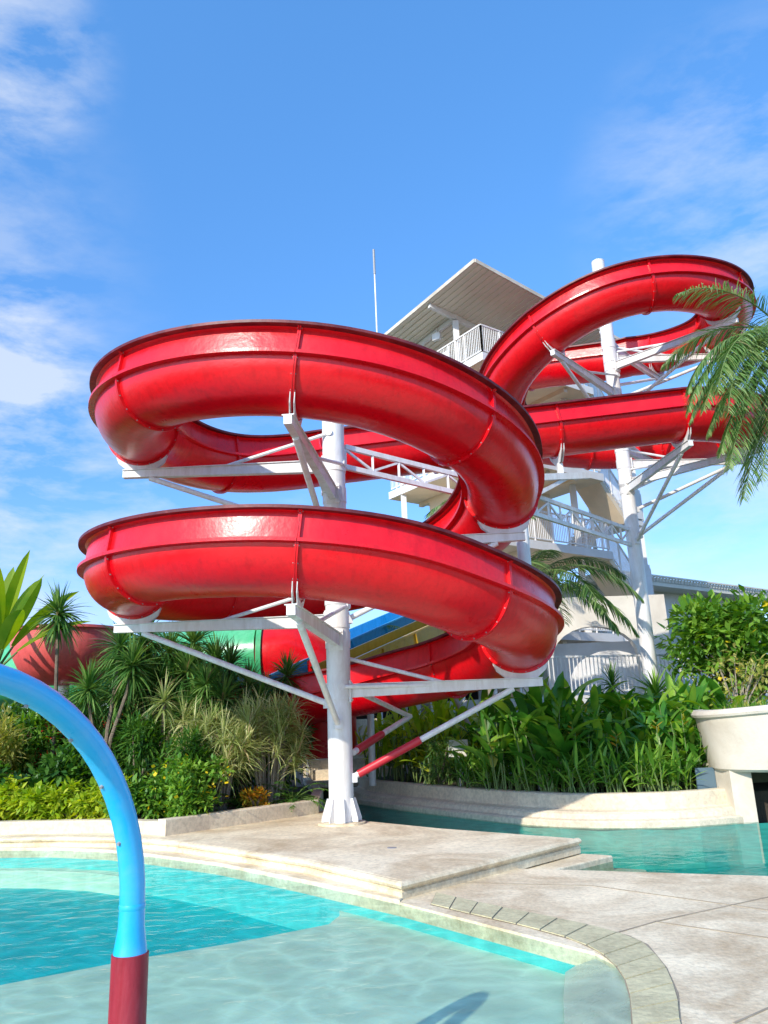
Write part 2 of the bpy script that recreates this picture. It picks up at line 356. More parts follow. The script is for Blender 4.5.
ZW=-.02; ZR=-.10
PE=[(-14,12.9),(-6.4,12.74),(-5.2,12.5),(-4.2,12.03),(-3.36,11.42),(-2.24,10.46),(-1.09,9.2),(0,7.92),(.79,6.86),(1.36,6.08),(1.45,5.77),(1.41,5.35),(1.24,4.8),(.98,4.0),(.6,3.0),(0,1.4)]
pool=PE+[(-14,1.4)]
river=[(-1.25,20.6),(-.94,18.93),(.84,15.83),(1.8,14.4),(2.65,13.45),(3.8,12.97),(4.72,12.92),(5.34,13.1),(9,13.2),(12,10.8),(9,7.2),(3.69,8.44),(2.22,9.04),(1.21,9.44),(.9,9.5),
       (2.2,10.38),(.62,11.88),(-.45,13.1),(-1.18,14.66),(-2.0,17.0),(-3.0,20.6)]
# large ground sheet, reaches the horizon (kept below the pool basins)
g=MB(); g.prism([(-900,-900),(900,-900),(900,900),(-900,900)],-1.5,-1.4,sides=False); struct(g,'ground',M['lawn'])
g=MB(); g.prism([(-300,22),(300,22),(300,320),(-300,320)],-1.39,.1); struct(g,'garden_ground',M['lawn'])
# deck slab right / front
deck=PE[7:]+[(-14,1.4),(-14,-8),(14,-8),(14,6.2),(9,7.2),(3.69,8.44),(2.22,9.04),(1.21,9.44),(.9,9.5),(.3,9.0)]
g=MB(); g.prism(deck,-.12,0.0); struct(g,'pool_deck',M['stone'])
# joints cut in the deck, thin dark strips
g=MB()
for a,b in (((1.46,6.42),(2.04,6.84)),((2.04,6.84),(3.4,7.6)),((1.75,4.69),(2.6,5.3)),((2.6,5.3),(6,5.9)),((.5,8.75),(1.9,8.3)),((1.9,8.3),(3.2,6.9)),((2.04,6.84),(3.6,5.4))):
    g.bar((a[0],a[1],.002),(b[0],b[1],.002),.012,.008)
struct(g,'deck_joints',M['joint'])
# curved paver border round the pool
g=MB(); gj=MB()
outer=[(0.36, 8.27), (0.73, 7.76), (1.07, 7.35), (1.52, 6.8), (1.72, 6.46), (1.78, 6.21), (1.73, 5.67), (1.63, 5.18), (1.48, 4.72), (1.25, 3.75), (0.88, 2.7)]
inner=[(0.28, 7.76), (0.58, 7.36), (0.99, 6.85), (1.29, 6.39), (1.39, 6.06), (1.41, 5.76), (1.39, 5.47), (1.32, 5.11), (1.22, 4.75), (1.0, 3.9), (0.62, 2.9)]
def lerp2(a,b,t): return (a[0]+(b[0]-a[0])*t,a[1]+(b[1]-a[1])*t)
def resample(pl,n):
    d=[0]
    for i in range(1,len(pl)): d.append(d[-1]+math.dist(pl[i],pl[i-1]))
    out=[]
    for k in range(n):
        s=d[-1]*k/(n-1); i=0
        while i<len(pl)-2 and d[i+1]<s: i+=1
        out.append(lerp2(pl[i],pl[i+1],(s-d[i])/(d[i+1]-d[i])))
    return out
NO=21; o_=resample(outer,NO); i_=resample(inner,NO)
g.prism(outer+inner[::-1],-.01,.004,mi=1,sides=False)
for k in range(NO-1):
    e=.035
    a=lerp2(o_[k],o_[k+1],e);b=lerp2(o_[k],o_[k+1],1-e);c=lerp2(i_[k],i_[k+1],1-e);d=lerp2(i_[k],i_[k+1],e)
    q=[lerp2(a,d,.03),lerp2(b,c,.03),lerp2(c,b,.03),lerp2(d,a,.03)]
    z=.010+rnd.uniform(0,.004)
    g.prism(q,.004,z)
struct(g,'paver_border',[M['paver'],M['joint']])
# raised stone platform under the column

plat=[(0.03,8.10),(-1.0,9.52),(-2.05,10.6),(-3.12,11.65),(-4.0,12.25),(-5.2,12.68),(-6.7,12.9),(-14,13.0),(-14,13.4),(-6.3,13.3),(-4,12.9),(-3.35,12.6),(-1.3,15.0),(-1.18,14.66),(-.45,13.1),(.62,11.88),(2.24,10.4)]
g=MB(); g.prism(plat,-.12,.15)
o=struct(g,'stone_platform',M['stone2'],bevel=.035)
# lower stone ledge between the platform and the water
ledge=PE[:8]
lin=[(.1,8.3),(-.95,9.7),(-2.0,10.8),(-3.1,11.9),(-4.0,12.5),(-5.2,12.9),(-6.7,13.1),(-14,13.2)]
# step slab beside the platform, towards the river
g=MB(); g.prism([(.9,9.52),(.3,8.95),(1.3,9.05),(2.62,10.2),(2.2,10.5)],-.3,-.035); struct(g,'river_step',M['stone2'],bevel=.015)
g=MB(); g.prism([(.7,9.0),(1.5,9.33),(3.0,10.15),(2.6,10.4)],-.5,-.2); struct(g,'river_lower_step',M['stone2'],bevel=.015)
# moulded platform face: bullnose on top, setback joint, plinth
g=MB()
edge=[(-14,13.0),(-6.7,12.85),(-5.2,12.62),(-4.0,12.15),(-3.2,11.5),(-2.1,10.45),(-1.12,9.45),(0.01,8.05),(2.24,10.4)][::-1]
pr=[(0,.152),(-.03,.154),(-.06,.14),(-.072,.12),(-.06,.095),(-.03,.085),(-.025,.07),(-.045,.06),(-.045,-.02),(0,-.02)]
pr=[(-a,b) for a,b in pr]
edge2=[(2.24,10.4),(0.03,8.10),(-1.0,9.52),(-2.05,10.6),(-3.12,11.65),(-4.0,12.25),(-5.2,12.68),(-6.7,12.9),(-14,13.0)]
g.strip(edge2,[(-o,z) for o,z in pr])
struct(g,'platform_coping',M['stone2'])
# basin shells
def wallring(poly,z0,z1): 
    g=MB(); n=len(poly)
    vs=[(x,y,z0) for x,y in poly]+[(x,y,z1) for x,y in poly]
    g.add(vs,[(i,(i+1)%n,n+(i+1)%n,n+i) for i in range(n)]); return g
g=wallring(pool,-1.2,-.12); struct(g,'pool_wall',M['wline'])
g=wallring(river,-1.2,-.12); struct(g,'river_basin_wall',M['rwall'])
# ledge fills the gap between pool outline and platform (slightly below platform base)
g=MB(); g.prism(ledge+lin,-.12,.018); struct(g,'pool_ledge',M['stone2'],bevel=.012)
deepp=[(-14,13.95),(-6.6,13.77),(-5.54,13.55),(-4.5,13.1),(-3.55,12.2),(-2.35,11.0),(-1.3,9.86),(-.85,9.55),(-.66,9.2),(-.63,8.92),(-.72,8.55),(-1.5,8.02),(-2.32,7.6),(-3.26,6.98),(-6.5,5.1),(-9,3.8),(-14,1.4)]
g=MB(); g.prism([(-14,1.4),(-14,14.1),(-6,14),(-3,12),(1.8,6.6),(1.8,5.5),(.2,1.3)],-1.3,-.5,sides=False); struct(g,'pool_floor',M['deep'])
shelf=[(-1.05,9.3)]+[(-0.805, 9.044), (-0.625, 8.712), (-0.597, 8.447), (-0.682, 8.097), (-1.42, 7.595), (-2.197, 7.197), (-3.087, 6.61), (-6.155, 4.83), (-8.523, 3.599)]+[(-14,1.35),(0,1.35),(1.05,4.0),(1.45,5.35),(1.5,5.8),(1.4,6.12),(.83,6.9),(0.04,7.96)]
g=MB(); g.prism(shelf,-1.2,-.20); struct(g,'pool_shelf',M['shelf'])
g=MB(); 
bz=[(1.18,6.3),(1.05,5.75),(.92,5.1),(.75,4.3),(.3,3.2),(-.2,1.6)]; be=[(1.37,6.12),(1.47,5.79),(1.43,5.35),(1.26,4.8),(1.0,4.0),(.6,2.9)]
vs=[(x,y,-.18) for x,y in bz]+[(x,y,-.012) for x,y in be]
g.add(vs,[(i,6+i,7+i,i+1) for i in range(5)],0,True); struct(g,'beach_entry',M['wet'])
g=MB(); g.prism([(-14,13.1),(-14,12.7),(-6.4,12.52),(-5.3,12.28),(-4.4,11.9),(-3.7,11.4),(-3.4,11.6),(-4,12.2),(-6,12.9)],-.6,-.26); struct(g,'underwater_step',M['shelf'])
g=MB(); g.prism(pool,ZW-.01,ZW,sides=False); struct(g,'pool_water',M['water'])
g=MB(); g.prism([(-4,21),(-4,12),(0,9),(2,7),(13,6),(14,14),(6,14.5),(2,16.5),(0,21)],-1.3,-.7,sides=False); struct(g,'river_floor',M['rfloor'])
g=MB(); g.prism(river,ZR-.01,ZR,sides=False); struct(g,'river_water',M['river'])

m=MB(); m.tube([(-.07,10.2,.148),(-.07,10.2,.154)],.06,20); o=m.build('floor_drain',M['grey'],None); solo(o,(-.07,10.2,.15)); tag(o,'small round dark drain cover set in the stone platform','drain')
# planter wall left  (top thing: a low wall)
def lowwall(name,path,h0,h1,th,label,mats,cap=.03):
    g=MB(); w=MB()
    g.strip(path,[(0,h0),(0,h1),(th,h1),(th,h0)][::1])
    o=g.build(name,mats,None,bevel=.02); tag(o,label,'planter wall'); return o
pw=[(-14,13.32),(-6.2,13.22),(-4.4,12.85),(-3.72,12.45),(-3.4,12.28)]
lowwall('planter_wall',pw,-.5,.34,-.22,'cream low planter wall running left behind the turquoise pool',M['planterwall'])
pw2=[(-3.42,12.2),(-2.9,12.8),(-2.3,13.45),(-1.36,14.5),(-1.5,17),(-2.2,21)]
lowwall('planter_wall',pw2,-.5,.38,-.2,'brownish low planter wall beside the base of the thick white column',M['planterwall'])
g=MB(); g.prism([(-14,13.4),(-6.2,13.3),(-4.4,12.95),(-3.4,12.4),(-2.4,13.5),(-1.5,14.6),(-1.65,17),(-2.4,22.1),(-30,22.1),(-30,13.4)],-1.36,.27); struct(g,'planter_soil',M['soil'])
# river bank wall with mouldings
rw=[(-1.25,20.6),(-.94,18.93),(-.1,17.35),(.84,15.83),(1.8,14.4),(2.2,13.87),(2.65,13.45),(3.2,13.15),(3.8,12.97),(4.3,12.9),(4.72,12.92),(5.2,13.05),(5.6,13.2)]
g=MB()
prf=[(0,-.12),(0,-.02),(-.02,.0),(-.10,.02),(-.12,.09),(-.17,.12),(-.30,.135),(-.33,.15),(-.33,.36),(-.36,.38),(-.56,.38),(-.58,.36),(-.58,-1.0)]
g.strip(rw,prf)
o=g.build('river_wall',M['planterwall'],None); tag(o,'curved cream stone wall with stepped moulding along the river pool','planter wall')
off=[(-.6,20.8),(-.3,19.1),(.45,17.6),(1.35,16.15),(2.3,14.75),(2.6,14.3),(3.0,13.95),(3.4,13.68),(3.95,13.5),(4.35,13.45),(4.72,13.45),(5.2,13.55),(9,14.2),(14,15),(14,30),(-.6,30)]
g=MB(); g.prism(off,-1.35,.30); struct(g,'garden_soil',M['soil'])

# ------------------------------------------------------------------ RED SLIDE
def keyed(keys,x):
    if x<=keys[0][0]: return keys[0][1]
    for i in range(len(keys)-1):
        (a,va),(b,vb)=keys[i],keys[i+1]
        if x<=b:
            # catmull-rom in value
            m0=(vb-keys[i-1][1])/(b-keys[i-1][0]) if i>0 else (vb-va)/(b-a)
            m1=(keys[i+2][1]-va)/(keys[i+2][0]-a) if i+2<len(keys) else (vb-va)/(b-a)
            t=(x-a)/(b-a);h=b-a
            return (2*t**3-3*t*t+1)*va+(t**3-2*t*t+t)*h*m0+(-2*t**3+3*t*t)*vb+(t**3-t*t)*h*m1
    return keys[-1][1]
RC=3.19; CL=(-1.06,12.84); CR=(6.6,20.0)
zr=[(-355,8.30),(-320,8.42),(-290,8.75),(-253,9.2),(-212,9.6),(-180,9.8),(-135,9.98),(-90,10.3),(-69,10.62),(-56,10.85),(-43,11.1),(-20,11.48),(0,11.68),(30,11.84),(60,12.0),(90,12.15),(120,12.45),(150,12.75)]
zl=[(-174.6,7.30),(-135,6.98),(-90,6.84),(-60,6.68),(-20,6.42),(0,6.28),(20,6.1),(43,5.84),(65,5.62),(90,5.36),(135,4.9),(180,4.5),(225,4.3),(270,4.12),(300,4.02),(340,3.88),(360,3.79),(380,3.62),(402,3.32),(424,3.12),(450,2.97),(495,2.68),(520,2.5)]
def PR(t): a=R(t); return V((CR[0]+RC*math.sin(a),CR[1]-RC*math.cos(a),keyed(zr,t)))
rl=[(-175,3.19),(0,3.19),(50,3.14),(90,3.10),(135,3.12),(225,3.19),(270,3.20),(360,3.19),(520,3.18)]
def PL(t): a=R(t); q=keyed(rl,t); return V((CL[0]+q*math.sin(a),CL[1]-q*math.cos(a),keyed(zl,t)))
path=[];joints=[]
def addp(p,j=False):
    if path and (V(p)-path[-1]).length<.03:
        if j: joints.append(len(path)-1)
        return
    path.append(V(p))
    if j: joints.append(len(path)-1)
def cat(ps,n=8):
    out=[]
    for i in range(1,len(ps)-2):
        for k in range(n):
            t=k/n; a,b,c,d=ps[i-1],ps[i],ps[i+1],ps[i+2]
            out.append(.5*((2*b)+(-a+c)*t+(2*a-5*b+4*c-d)*t*t+(-a+3*b-3*c+d)*t**3))
    out.append(ps[-2]); return out
ent=cat([V((1.0,26.6,13.6)),V((3.4,25.6,13.35)),V((5.2,24.3,13.1)),PR(158),PR(150)],9)
for i,p in enumerate(ent[:-1]): addp(p,i==0 or i==9)
t=156
while t>=-354.6:
    addp(PR(t), t in (135,90,45,0,-45,-90,-135,-180,-225,-270,-315)); t-=3
a=PR(-354.6); b=PL(-174.6)
for k in range(0,37): addp(a.lerp(b,k/36), k in (0,13,25,36))
t=-171
while t<=504:
    addp(PL(t), t in (-135,-90,-45,0,45,90,135,180,225,270,315,360,405,450,495)); t+=3
ex=cat([PL(480),PL(504),V((-.6,16.75,2.42)),V((-2.6,17.5,2.2)),V((-5.0,17.4,1.9)),V((-7.6,16.9,1.5)),V((-9.5,16.4,1.3))],10)
for i,p in enumerate(ex[1:]): addp(p,i in (19,39))
joints.append(len(path)-1); joints=sorted(set(joints))
# profile
def arc(r,a0,a1,n): return [(r*math.sin(R(a0+(a1-a0)*k/n)),-r*math.cos(R(a0+(a1-a0)*k/n))) for k in range(n+1)]
outer_p=[(-.60,.384),(-.562,.36),(-.598,.035),(-.695,.022),(-.695,-.022),(-.600,-.03)]+arc(.6,-84,84,26)+[(.600,-.03),(.695,-.022),(.695,.022),(.598,.035),(.562,.36),(.60,.384)]
inner_p=[(.535,.384),(.575,.0)]+arc(.578,84,-84,22)+[(-.575,.0),(-.535,.384)]
prof_closed=outer_p+inner_p
def frame(i):
    d=(path[min(i+1,len(path)-1)]-path[max(i-1,0)]).normalized()
    s=V((d.y,-d.x,0)).normalized(); u=s.cross(d); return d,s,u
slide=empty('water_slide',(CL[0],CL[1],0),'long glossy red spiral water slide winding in two stacked loops on each side','water slide')
def sweep(i0,i1,prof,closed=True,d0=0,d1=0):
    m=MB();n=len(prof);vs=[]
    for i in range(i0,i1+1):
        d,s,u=frame(i); sh=d*(d0 if i==i0 else (d1 if i==i1 else 0))
        vs+=[path[i]+sh+s*a+u*b for a,b in prof]
    fs=[(k*n+j,k*n+(j+1)%n,(k+1)*n+(j+1)%n,(k+1)*n+j) for k in range(i1-i0) for j in range(n if closed else n-1)]
    m.add(vs,fs,0,True); m.add(vs[:n],[tuple(range(n))[::-1]]); m.add(vs[-n:],[tuple(range(n))]); return m
for a,b in zip(joints[:-1],joints[1:]):
    sweep(a,b,prof_closed,True,.004,-.004).build('slide_section',M['red'],slide,sharp=28)
for sg in (-1,1):   # rim strip along both walls, shade and dirt painted into it
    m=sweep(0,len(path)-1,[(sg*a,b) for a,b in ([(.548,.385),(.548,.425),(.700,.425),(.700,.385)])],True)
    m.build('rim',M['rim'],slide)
def ring(i):
    """bolted pair of joint flanges"""
    d,s,u=frame(i); m=MB()
    ctr=[(0,0)]
    rp=[(a,b) for a,b in outer_p if not (abs(a)>.61 and abs(b)<.05)]
    rp=[(a,b) for a,b in rp if not (abs(b-.38)<.02 and abs(a)>.6)]
    rp=[(-.562,.40)]+rp+[(.562,.40)] if False else rp
    for sg in(-1,1):
        vs=[]
        for (a,b) in rp:
            l=math.hypot(a,b) if b<.02 else abs(a); nx,ny=(a/l,b/l) if b<.02 else (a/l,0)
            for (o,e) in ((-.01,.003),(.048,.003),(.048,.024),(-.01,.024)):
                vs.append(path[i]+s*(a+nx*o)+u*(b+ny*o)+d*sg*e)
        n=len(rp); fs=[(k*4+j,k*4+(j+1)%4,(k+1)*4+(j+1)%4,(k+1)*4+j) for k in range(n-1) for j in range(4)]
        m.add(vs,fs,0,False)
    for k in range(0,len(rp),3):   # bolt heads
        a,b=rp[k]; l=math.hypot(a,b); q=path[i]+s*(a+a/l*.03)+u*(b+b/l*.03)
        m.tube([q-d*.034,q+d*.034],.009,6,1)
    return m.build('joint_flange',[M['red'],M['grey']],slide)
for j in joints[1:-1]: ring(j)

# ------------------------------------------------------------------ SUPPORT COLUMNS
def column(loc,r,h,label,base=True,lean=0):
    t=empty('support_column',loc,label,'support column')
    x,y,z=loc
    m=MB(); m.tube([(x,y,z+.03),(x,y,z+h)],r,32); m.tube([(x,y,z+h),(x,y,z+h+.02)],r*1.02,32)
    m.build('shaft',M['white'],t)
    if base:
        m=MB(); m.tube([(x,y,z-.01),(x,y,z+.03)],r*1.9,32); 
        m.build('base_plate',M['stone2'],t,bevel=.008)
        for k in range(8):
            a=k*math.pi/4+.2; d=V((math.cos(a),math.sin(a),0)); n=V((-d.y,d.x,0))*.008
            c=V((x,y,z+.04)); P_=[c+d*(r-.01),c+d*(r+.12),c+d*(r+.12)+V((0,0,.05)),c+d*(r+.03)+V((0,0,.34)),c+d*(r-.01)+V((0,0,.34))]
            g=MB(); g.add([p-n for p in P_]+[p+n for p in P_],[(0,1,2,3,4),(9,8,7,6,5)]+[(i,5+i,5+(i+1)%5,(i+1)%5) for i in range(5)])
            g.build('gusset',M['white'],t)
    return t
def saddle(t,i):
    """curved cradle plate under the slide at path index i, white"""
    d,s,u=frame(i); p=path[i]; m=MB()
    pts=[(.652*math.sin(R(a)),-.652*math.cos(R(a))) for a in range(-44,45,8)]
    low=[(.40,-.60),(.16,-.80),(-.16,-.80),(-.40,-.60)]
    P2=pts+low
    for e in (-.03,.03):
        vs=[p+s*a+u*b+d*(e-.006) for a,b in P2]+[p+s*a+u*b+d*(e+.006) for a,b in P2]; n=len(P2)
        m.add(vs,[tuple(range(n)),tuple(range(n,2*n))[::-1]]+[(k,(k+1)%n,n+(k+1)%n,n+k) for k in range(n)])
    m.build('saddle',M['white'],t)
    return p-u*.80
def arm(t,cx,cy,r,i,style='beam',drop=1.3,upper=True,lower=True,red=False,az_off=24,upz=.55):
    p=saddle(t,i); q=V((cx,cy,p.z)); dv=(p-q); dv.z=0; L=dv.length; d=dv/L; z=p.z
    st=q+d*(r-.02); en=p+d*.32
    m=MB(); m.bar(st+V((0,0,-.02)),en,.11,.20,0,.12)
    m.bar(st+V((0,0,.09)),en+V((0,0,.07)),.16,.014); n0=V((-d.y,d.x,0)); m.bar(st+d*.0+V((0,0,-.02)),st+d*.03+V((0,0,-.02)),.24,.34)
    for bx in (-.09,.09):
        for bz in (-.13,.13): q2=st+d*.03+n0*bx+V((0,0,bz-.02)); m.tube([q2,q2+d*.018],.014,6)
    m.build('arm',M['white'],t)
    c=MB(); c.bar(st-d*.04+V((0,0,-.16)),st+d*.05+V((0,0,-.16)),.2,.06); c.bar(st-d*.04+V((0,0,.12)),st+d*.05+V((0,0,.12)),.2,.05)
    c=MB(); c.tube([V((cx,cy,z-.14)),V((cx,cy,z+.12))],r+.012,32); c.build('collar',M['white'],t)
    n=V((-d.y,d.x,0))
    if lower:
        a=q+d*(r*.9)+V((0,0,-drop)); b=p-d*.15+V((0,0,-.08)); m=MB(); m.tube([a,b],.048,12)
        if red:
            k=.42; m.tube([a.lerp(b,.04),a.lerp(b,k)],.062,14,1)
        m.box(a,(.14,.14,.14),0.3); m.build('brace',[M['white'],M['sleeve']],t)
    if upper:
        for sg in ((1,-1) if r>.19 else (1,)):
            ang=math.atan2(d.y,d.x)+sg*R(75); w=V((math.cos(ang),math.sin(ang),0))
            a=q+w*(r*.9)+V((0,0,upz if sg>0 else .05)); b=q+d*(L*.62)+V((0,0,.02))
            m=MB(); m.tube([a,b],.032,10); m.tube([a-w*.02,a+w*.05],.06,10); m.build('tie_rod',M['white'],t)
def idx(pt): return min(range(len(path)),key=lambda k:(path[k]-pt).length)
LX,LY=-.85,12.84
Lc=column((LX,LY,.15),.195,7.5,'thick white column standing on the stone platform in the foreground')
for th in (-90,0,90,180): arm(Lc,LX,LY,.195,idx(PL(th)),drop=1.25)
for th in (270,360,450): arm(Lc,LX,LY,.195,idx(PL(th)),drop=1.35,red=(th==450))
# extra short strut under the exit trough, red sleeved
m=MB(); a=V((LX+.2,LY+.1,1.2)); b=V((.35,15.6,1.75)); m.tube([a,b],.05,12); m.tube([a.lerp(b,.05),a.lerp(b,.45)],.065,14,1); m.tube([b,V((LX+.2,LY+.15,2.2))],.045,10); m.build('brace',[M['white'],M['sleeve']],Lc)
RX,RY=6.6,20.0
Rc=column((RX,RY,.3),.185,14.2,'tall white column rising behind the plants through the right spiral')
for th,dr in ((-45,1.4),(45,1.4),(90,1.2),(135,1.2),(-225,1.2),(-270,1.3),(-315,1.5)): arm(Rc,RX,RY,.185,idx(PR(th)),drop=dr,upz=.5)
i0=idx(PR(-354.6)); arm(Rc,RX,RY,.185,i0,drop=1.5)
MX,MY=2.8,15.3
Mc=column((MX,MY,.3),.13,6.45,'slender white column half hidden behind the right curl of the left spiral',base=False)
jm=min(joints,key=lambda k:abs(path[k].x-4.1)+abs(path[k].y-16.6)+abs(path[k].z-8)); 
pm=saddle(Mc,jm); m=MB(); m.bar((MX,MY,6.45),(4.75,16.9,6.95),.1,.14); m.bar((MX,MY,5.9),(4.1,16.4,6.75),.07,.08); m.bar(pm,pm-V((0,0,.35)),.12,.12); m.build('arm',M['white'],Mc)
# lattice tie trusses between the columns
def truss(name,p,q,h,label,nb=8):
    p=V(p);q=V(q); m=MB(); up=V((0,0,h))
    m.bar(p,q,.07,.09); m.bar(p+up,q+up,.07,.09); w=MB()
    for k in range(nb+1):
        a=p.lerp(q,k/nb); w.bar(a+V((0,0,.045)),a+up-V((0,0,.045)),.04,.045)
        if k<nb:
            b=p.lerp(q,(k+1)/nb)
            if k%2: w.bar(a+V((0,0,.05)),b+up-V((0,0,.05)),.035,.04)
            else: w.bar(a+up-V((0,0,.05)),b+V((0,0,.05)),.035,.04)
    t=empty(name,(p+q)/2,label,'truss'); m.build('chords',M['white'],t); w.build('lattice',M['white'],t); return t
truss('lattice_truss',(LX+.2,LY+.14,6.05),(MX-.1,MY-.07,5.82),.38,'white lattice truss bridging from the thick front column to the slender column',7)
truss('lattice_truss',(MX+.1,MY+.12,5.78),(RX-.16,RY-.2,5.92),.42,'white lattice truss leading up to the tall right hand column',10)

# ------------------------------------------------------------------ OTHER SLIDES
gs=empty('water_slide',(-6,19.5,0),'green tube water slide with a red end section half hidden behind the left shrubs','water slide')
gp=[V((-12,21.8,3.4)),V((-8.6,21.1,3.3)),V((-6,20.0,3.25)),V((-3.9,19.3,3.3)),V((-3.1,19.2,3.35))]
m=MB(); m.tube(gp,.85,28); m.build('tube',M['green_gel'],gs)
m=MB(); m.tube([V((-3.1,19.2,3.35)),V((-2.55,19.15,3.35)),V((-2.1,19.3,3.1)),V((-1.8,19.5,2.6)),V((-1.75,19.7,1.9)),V((-1.75,19.8,1.0))],.86,28); m.build('red_section',M['red'],gs)
m=MB(); m.tube([V((-3.16,19.2,3.35)),V((-3.04,19.2,3.35))],.93,28); m.build('joint_flange',M['green_gel'],gs)
m=MB(); m.tube([V((-6.06,20.02,3.25)),V((-5.94,19.98,3.25))],.92,28); m.build('joint_flange',M['green_gel'],gs)
for x,y in ((-8,19.9),(-4.5,19.4),(-1.4,19.3)):
    m=MB(); m.tube([(x,y,.2),(x,y,2.4)],.09,14); m.build('post',M['white'],gs)
bw=empty('slide_bowl',(-7.45,17.9,0),'faded pinkish red fibreglass bowl above the bushes at left','slide bowl')
m=MB(); vs=[];pr2=[(.0,1.9),(.5,1.93),(.9,2.05),(1.2,2.3),(1.38,2.6),(1.42,2.85),(1.42,3.1),(1.52,3.1),(1.52,3.16),(1.38,3.16),(1.34,2.85),(1.1,2.35),(.6,2.02),(0,1.98)]
n=40
for k in range(n):
    a=2*math.pi*k/n
    vs+=[(-7.45+(r_*.85)*math.cos(a),17.9+r_*.8*math.sin(a),z_+.85) for r_,z_ in pr2]
q=len(pr2); m.add(vs,[(k*q+j,((k+1)%n)*q+j,((k+1)%n)*q+j+1,k*q+j+1) for k in range(n) for j in range(q-1)],0,True); m.build('shell',M['pinkred'],bw)
m=MB(); m.tube([(-7.45,17.9,.2),(-7.45,17.9,2.95)],.12,16); m.build('post',M['white'],bw)
def lane(p,q,w,h,mat,label):
    t=empty('water_slide',((V(p)+V(q))/2)*1,label,'water slide'); p=V(p);q=V(q); d=(q-p).normalized(); s=V((d.y,-d.x,0)).normalized(); u=s.cross(d)
    prf=[(-w/2-.06,h),(-w/2,h),(-w/2+.02,.12),(-w/2+.12,.0),(w/2-.12,0),(w/2-.02,.12),(w/2,h),(w/2+.06,h),(w/2+.06,h-.05),(w/2+.03,h-.05),(w/2+.02,.06),(w/2-.1,-.05),(-w/2+.1,-.05),(-w/2-.02,.06),(-w/2-.03,h-.05),(-w/2-.06,h-.05)]
    m=MB();n=len(prf);vs=[]
    K=6
    for k in range(K+1):
        c=p.lerp(q,k/K); vs+=[c+s*a+u*b for a,b in prf]
    m.add(vs,[(k*n+j,k*n+(j+1)%n,(k+1)*n+(j+1)%n,(k+1)*n+j) for k in range(K) for j in range(n)]); m.build('flume',mat,t)
    for k in range(1,K):
        c=p.lerp(q,k/K); m=MB(); ho=[(-w/2-.03,h-.06),(-w/2-.021,.06),(-w/2+.1,-.051),(w/2-.1,-.051),(w/2+.021,.06),(w/2+.03,h-.06),(w/2+.08,h-.06),(w/2+.07,.04),(w/2-.08,-.1),(-w/2+.08,-.1),(-w/2-.07,.04),(-w/2-.08,h-.06)]
        nn=len(ho); vs=[c+s*a+u*b-d*.02 for a,b in ho]+[c+s*a+u*b+d*.02 for a,b in ho]
        m.add(vs,[tuple(range(nn)),tuple(range(nn,2*nn))[::-1]]+[(j,nn+j,nn+(j+1)%nn,(j+1)%nn) for j in range(nn)]); m.build('joint_rib',mat,t)
    for k in (1,4):
        c=p.lerp(q,k/K); m=MB(); m.tube([(c.x,c.y,.3),(c.x,c.y,c.z-.04)],.08,12); m.build('post',M['white'],t)
    return t
lane((-1.3,17.45,2.55),(3.5,23.2,5.05),1.0,.42,M['yellow_gel'],'yellow straight water slide lane descending behind the thick white column')
lane((-3.1,18.05,2.4),(2.1,24.4,5.25),1.2,.42,M['blue_gel'],'bright blue straight water slide lane beyond the yellow one')

# ------------------------------------------------------------------ STAIR TOWER
U=V((-.588,.809,0));W=V((.809,.588,0));C0=V((3.5,23.4,0))
def T(a,b,z): return C0+U*a+W*b+V((0,0,z))
tw=empty('stair_tower',(C0.x+.5,C0.y+3.5,.2),'tall white open stair tower with flat overhanging roof behind the slides','tower')
def slab(a0,a1,b0,b1,z0,z1,name,mats,bevel=0):
    m=MB(); P_=[T(a0,b0,0),T(a0,b1,0),T(a1,b1,0),T(a1,b0,0)]
    m.prism([(p.x,p.y) for p in P_],z0,z1,bottom=False)
    if len(mats)>1:
        vs=[(p.x,p.y,z0) for p in P_]; m.add(vs,[(0,1,2,3)],1)
    else: m.add([(p.x,p.y,z0) for p in P_],[(0,1,2,3)],0)
    return m.build(name,mats,tw,bevel=bevel)
FL=[13.5,10.1,7.2,4.3]
for z in FL: slab(0,5.6,0,5.6,z-.28,z,'floor_slab',[M['white2'],M['soffit']])
for z in FL:  # soffit beams
    m=MB()
    for b in (1.4,2.8,4.2): m.bar(T(.15,b,z-.36),T(5.45,b,z-.36),.18,.155)
    m.build('floor_beam',M['soffit'],tw)
def rail(a0,b0,a1,b1,z,h=1.05,sp=.085,par=None,z2=None,mat='white'):
    p=T(a0,b0,z);q=T(a1,b1,z if z2 is None else z2); return railxyz(p,q,h,sp,par or tw,mat)
def railxyz(p,q,h,sp,par,mat='white'):
    p=V(p);q=V(q); m=MB(); n=max(2,int((q-p).length/sp)); up=V((0,0,1))
    m.bar(p+up*h,q+up*h,.06,.05); m.bar(p+up*.1,q+up*.1,.04,.04)
    for k in range(n+1):
        a=p.lerp(q,k/n); big=(k%10==0)
        m.bar(a+up*(.0 if big else .12),a+up*(h-.02),.05 if big else .022,.05 if big else .022)
    return m.build('railing',M[mat],par)
for z in FL:
    rail(.06,.06,5.5,.06,z); rail(.06,.06,.06,5.5,z)
for (a,b) in ((1.4,.16),(4.9,.16),(.9,4.9),(4.9,4.9)):
    m=MB(); p=T(a,b,.2); top=15.35; m.bar(p,V((p.x,p.y,top)),.2,.2); m.build('post',M['white2'],tw)
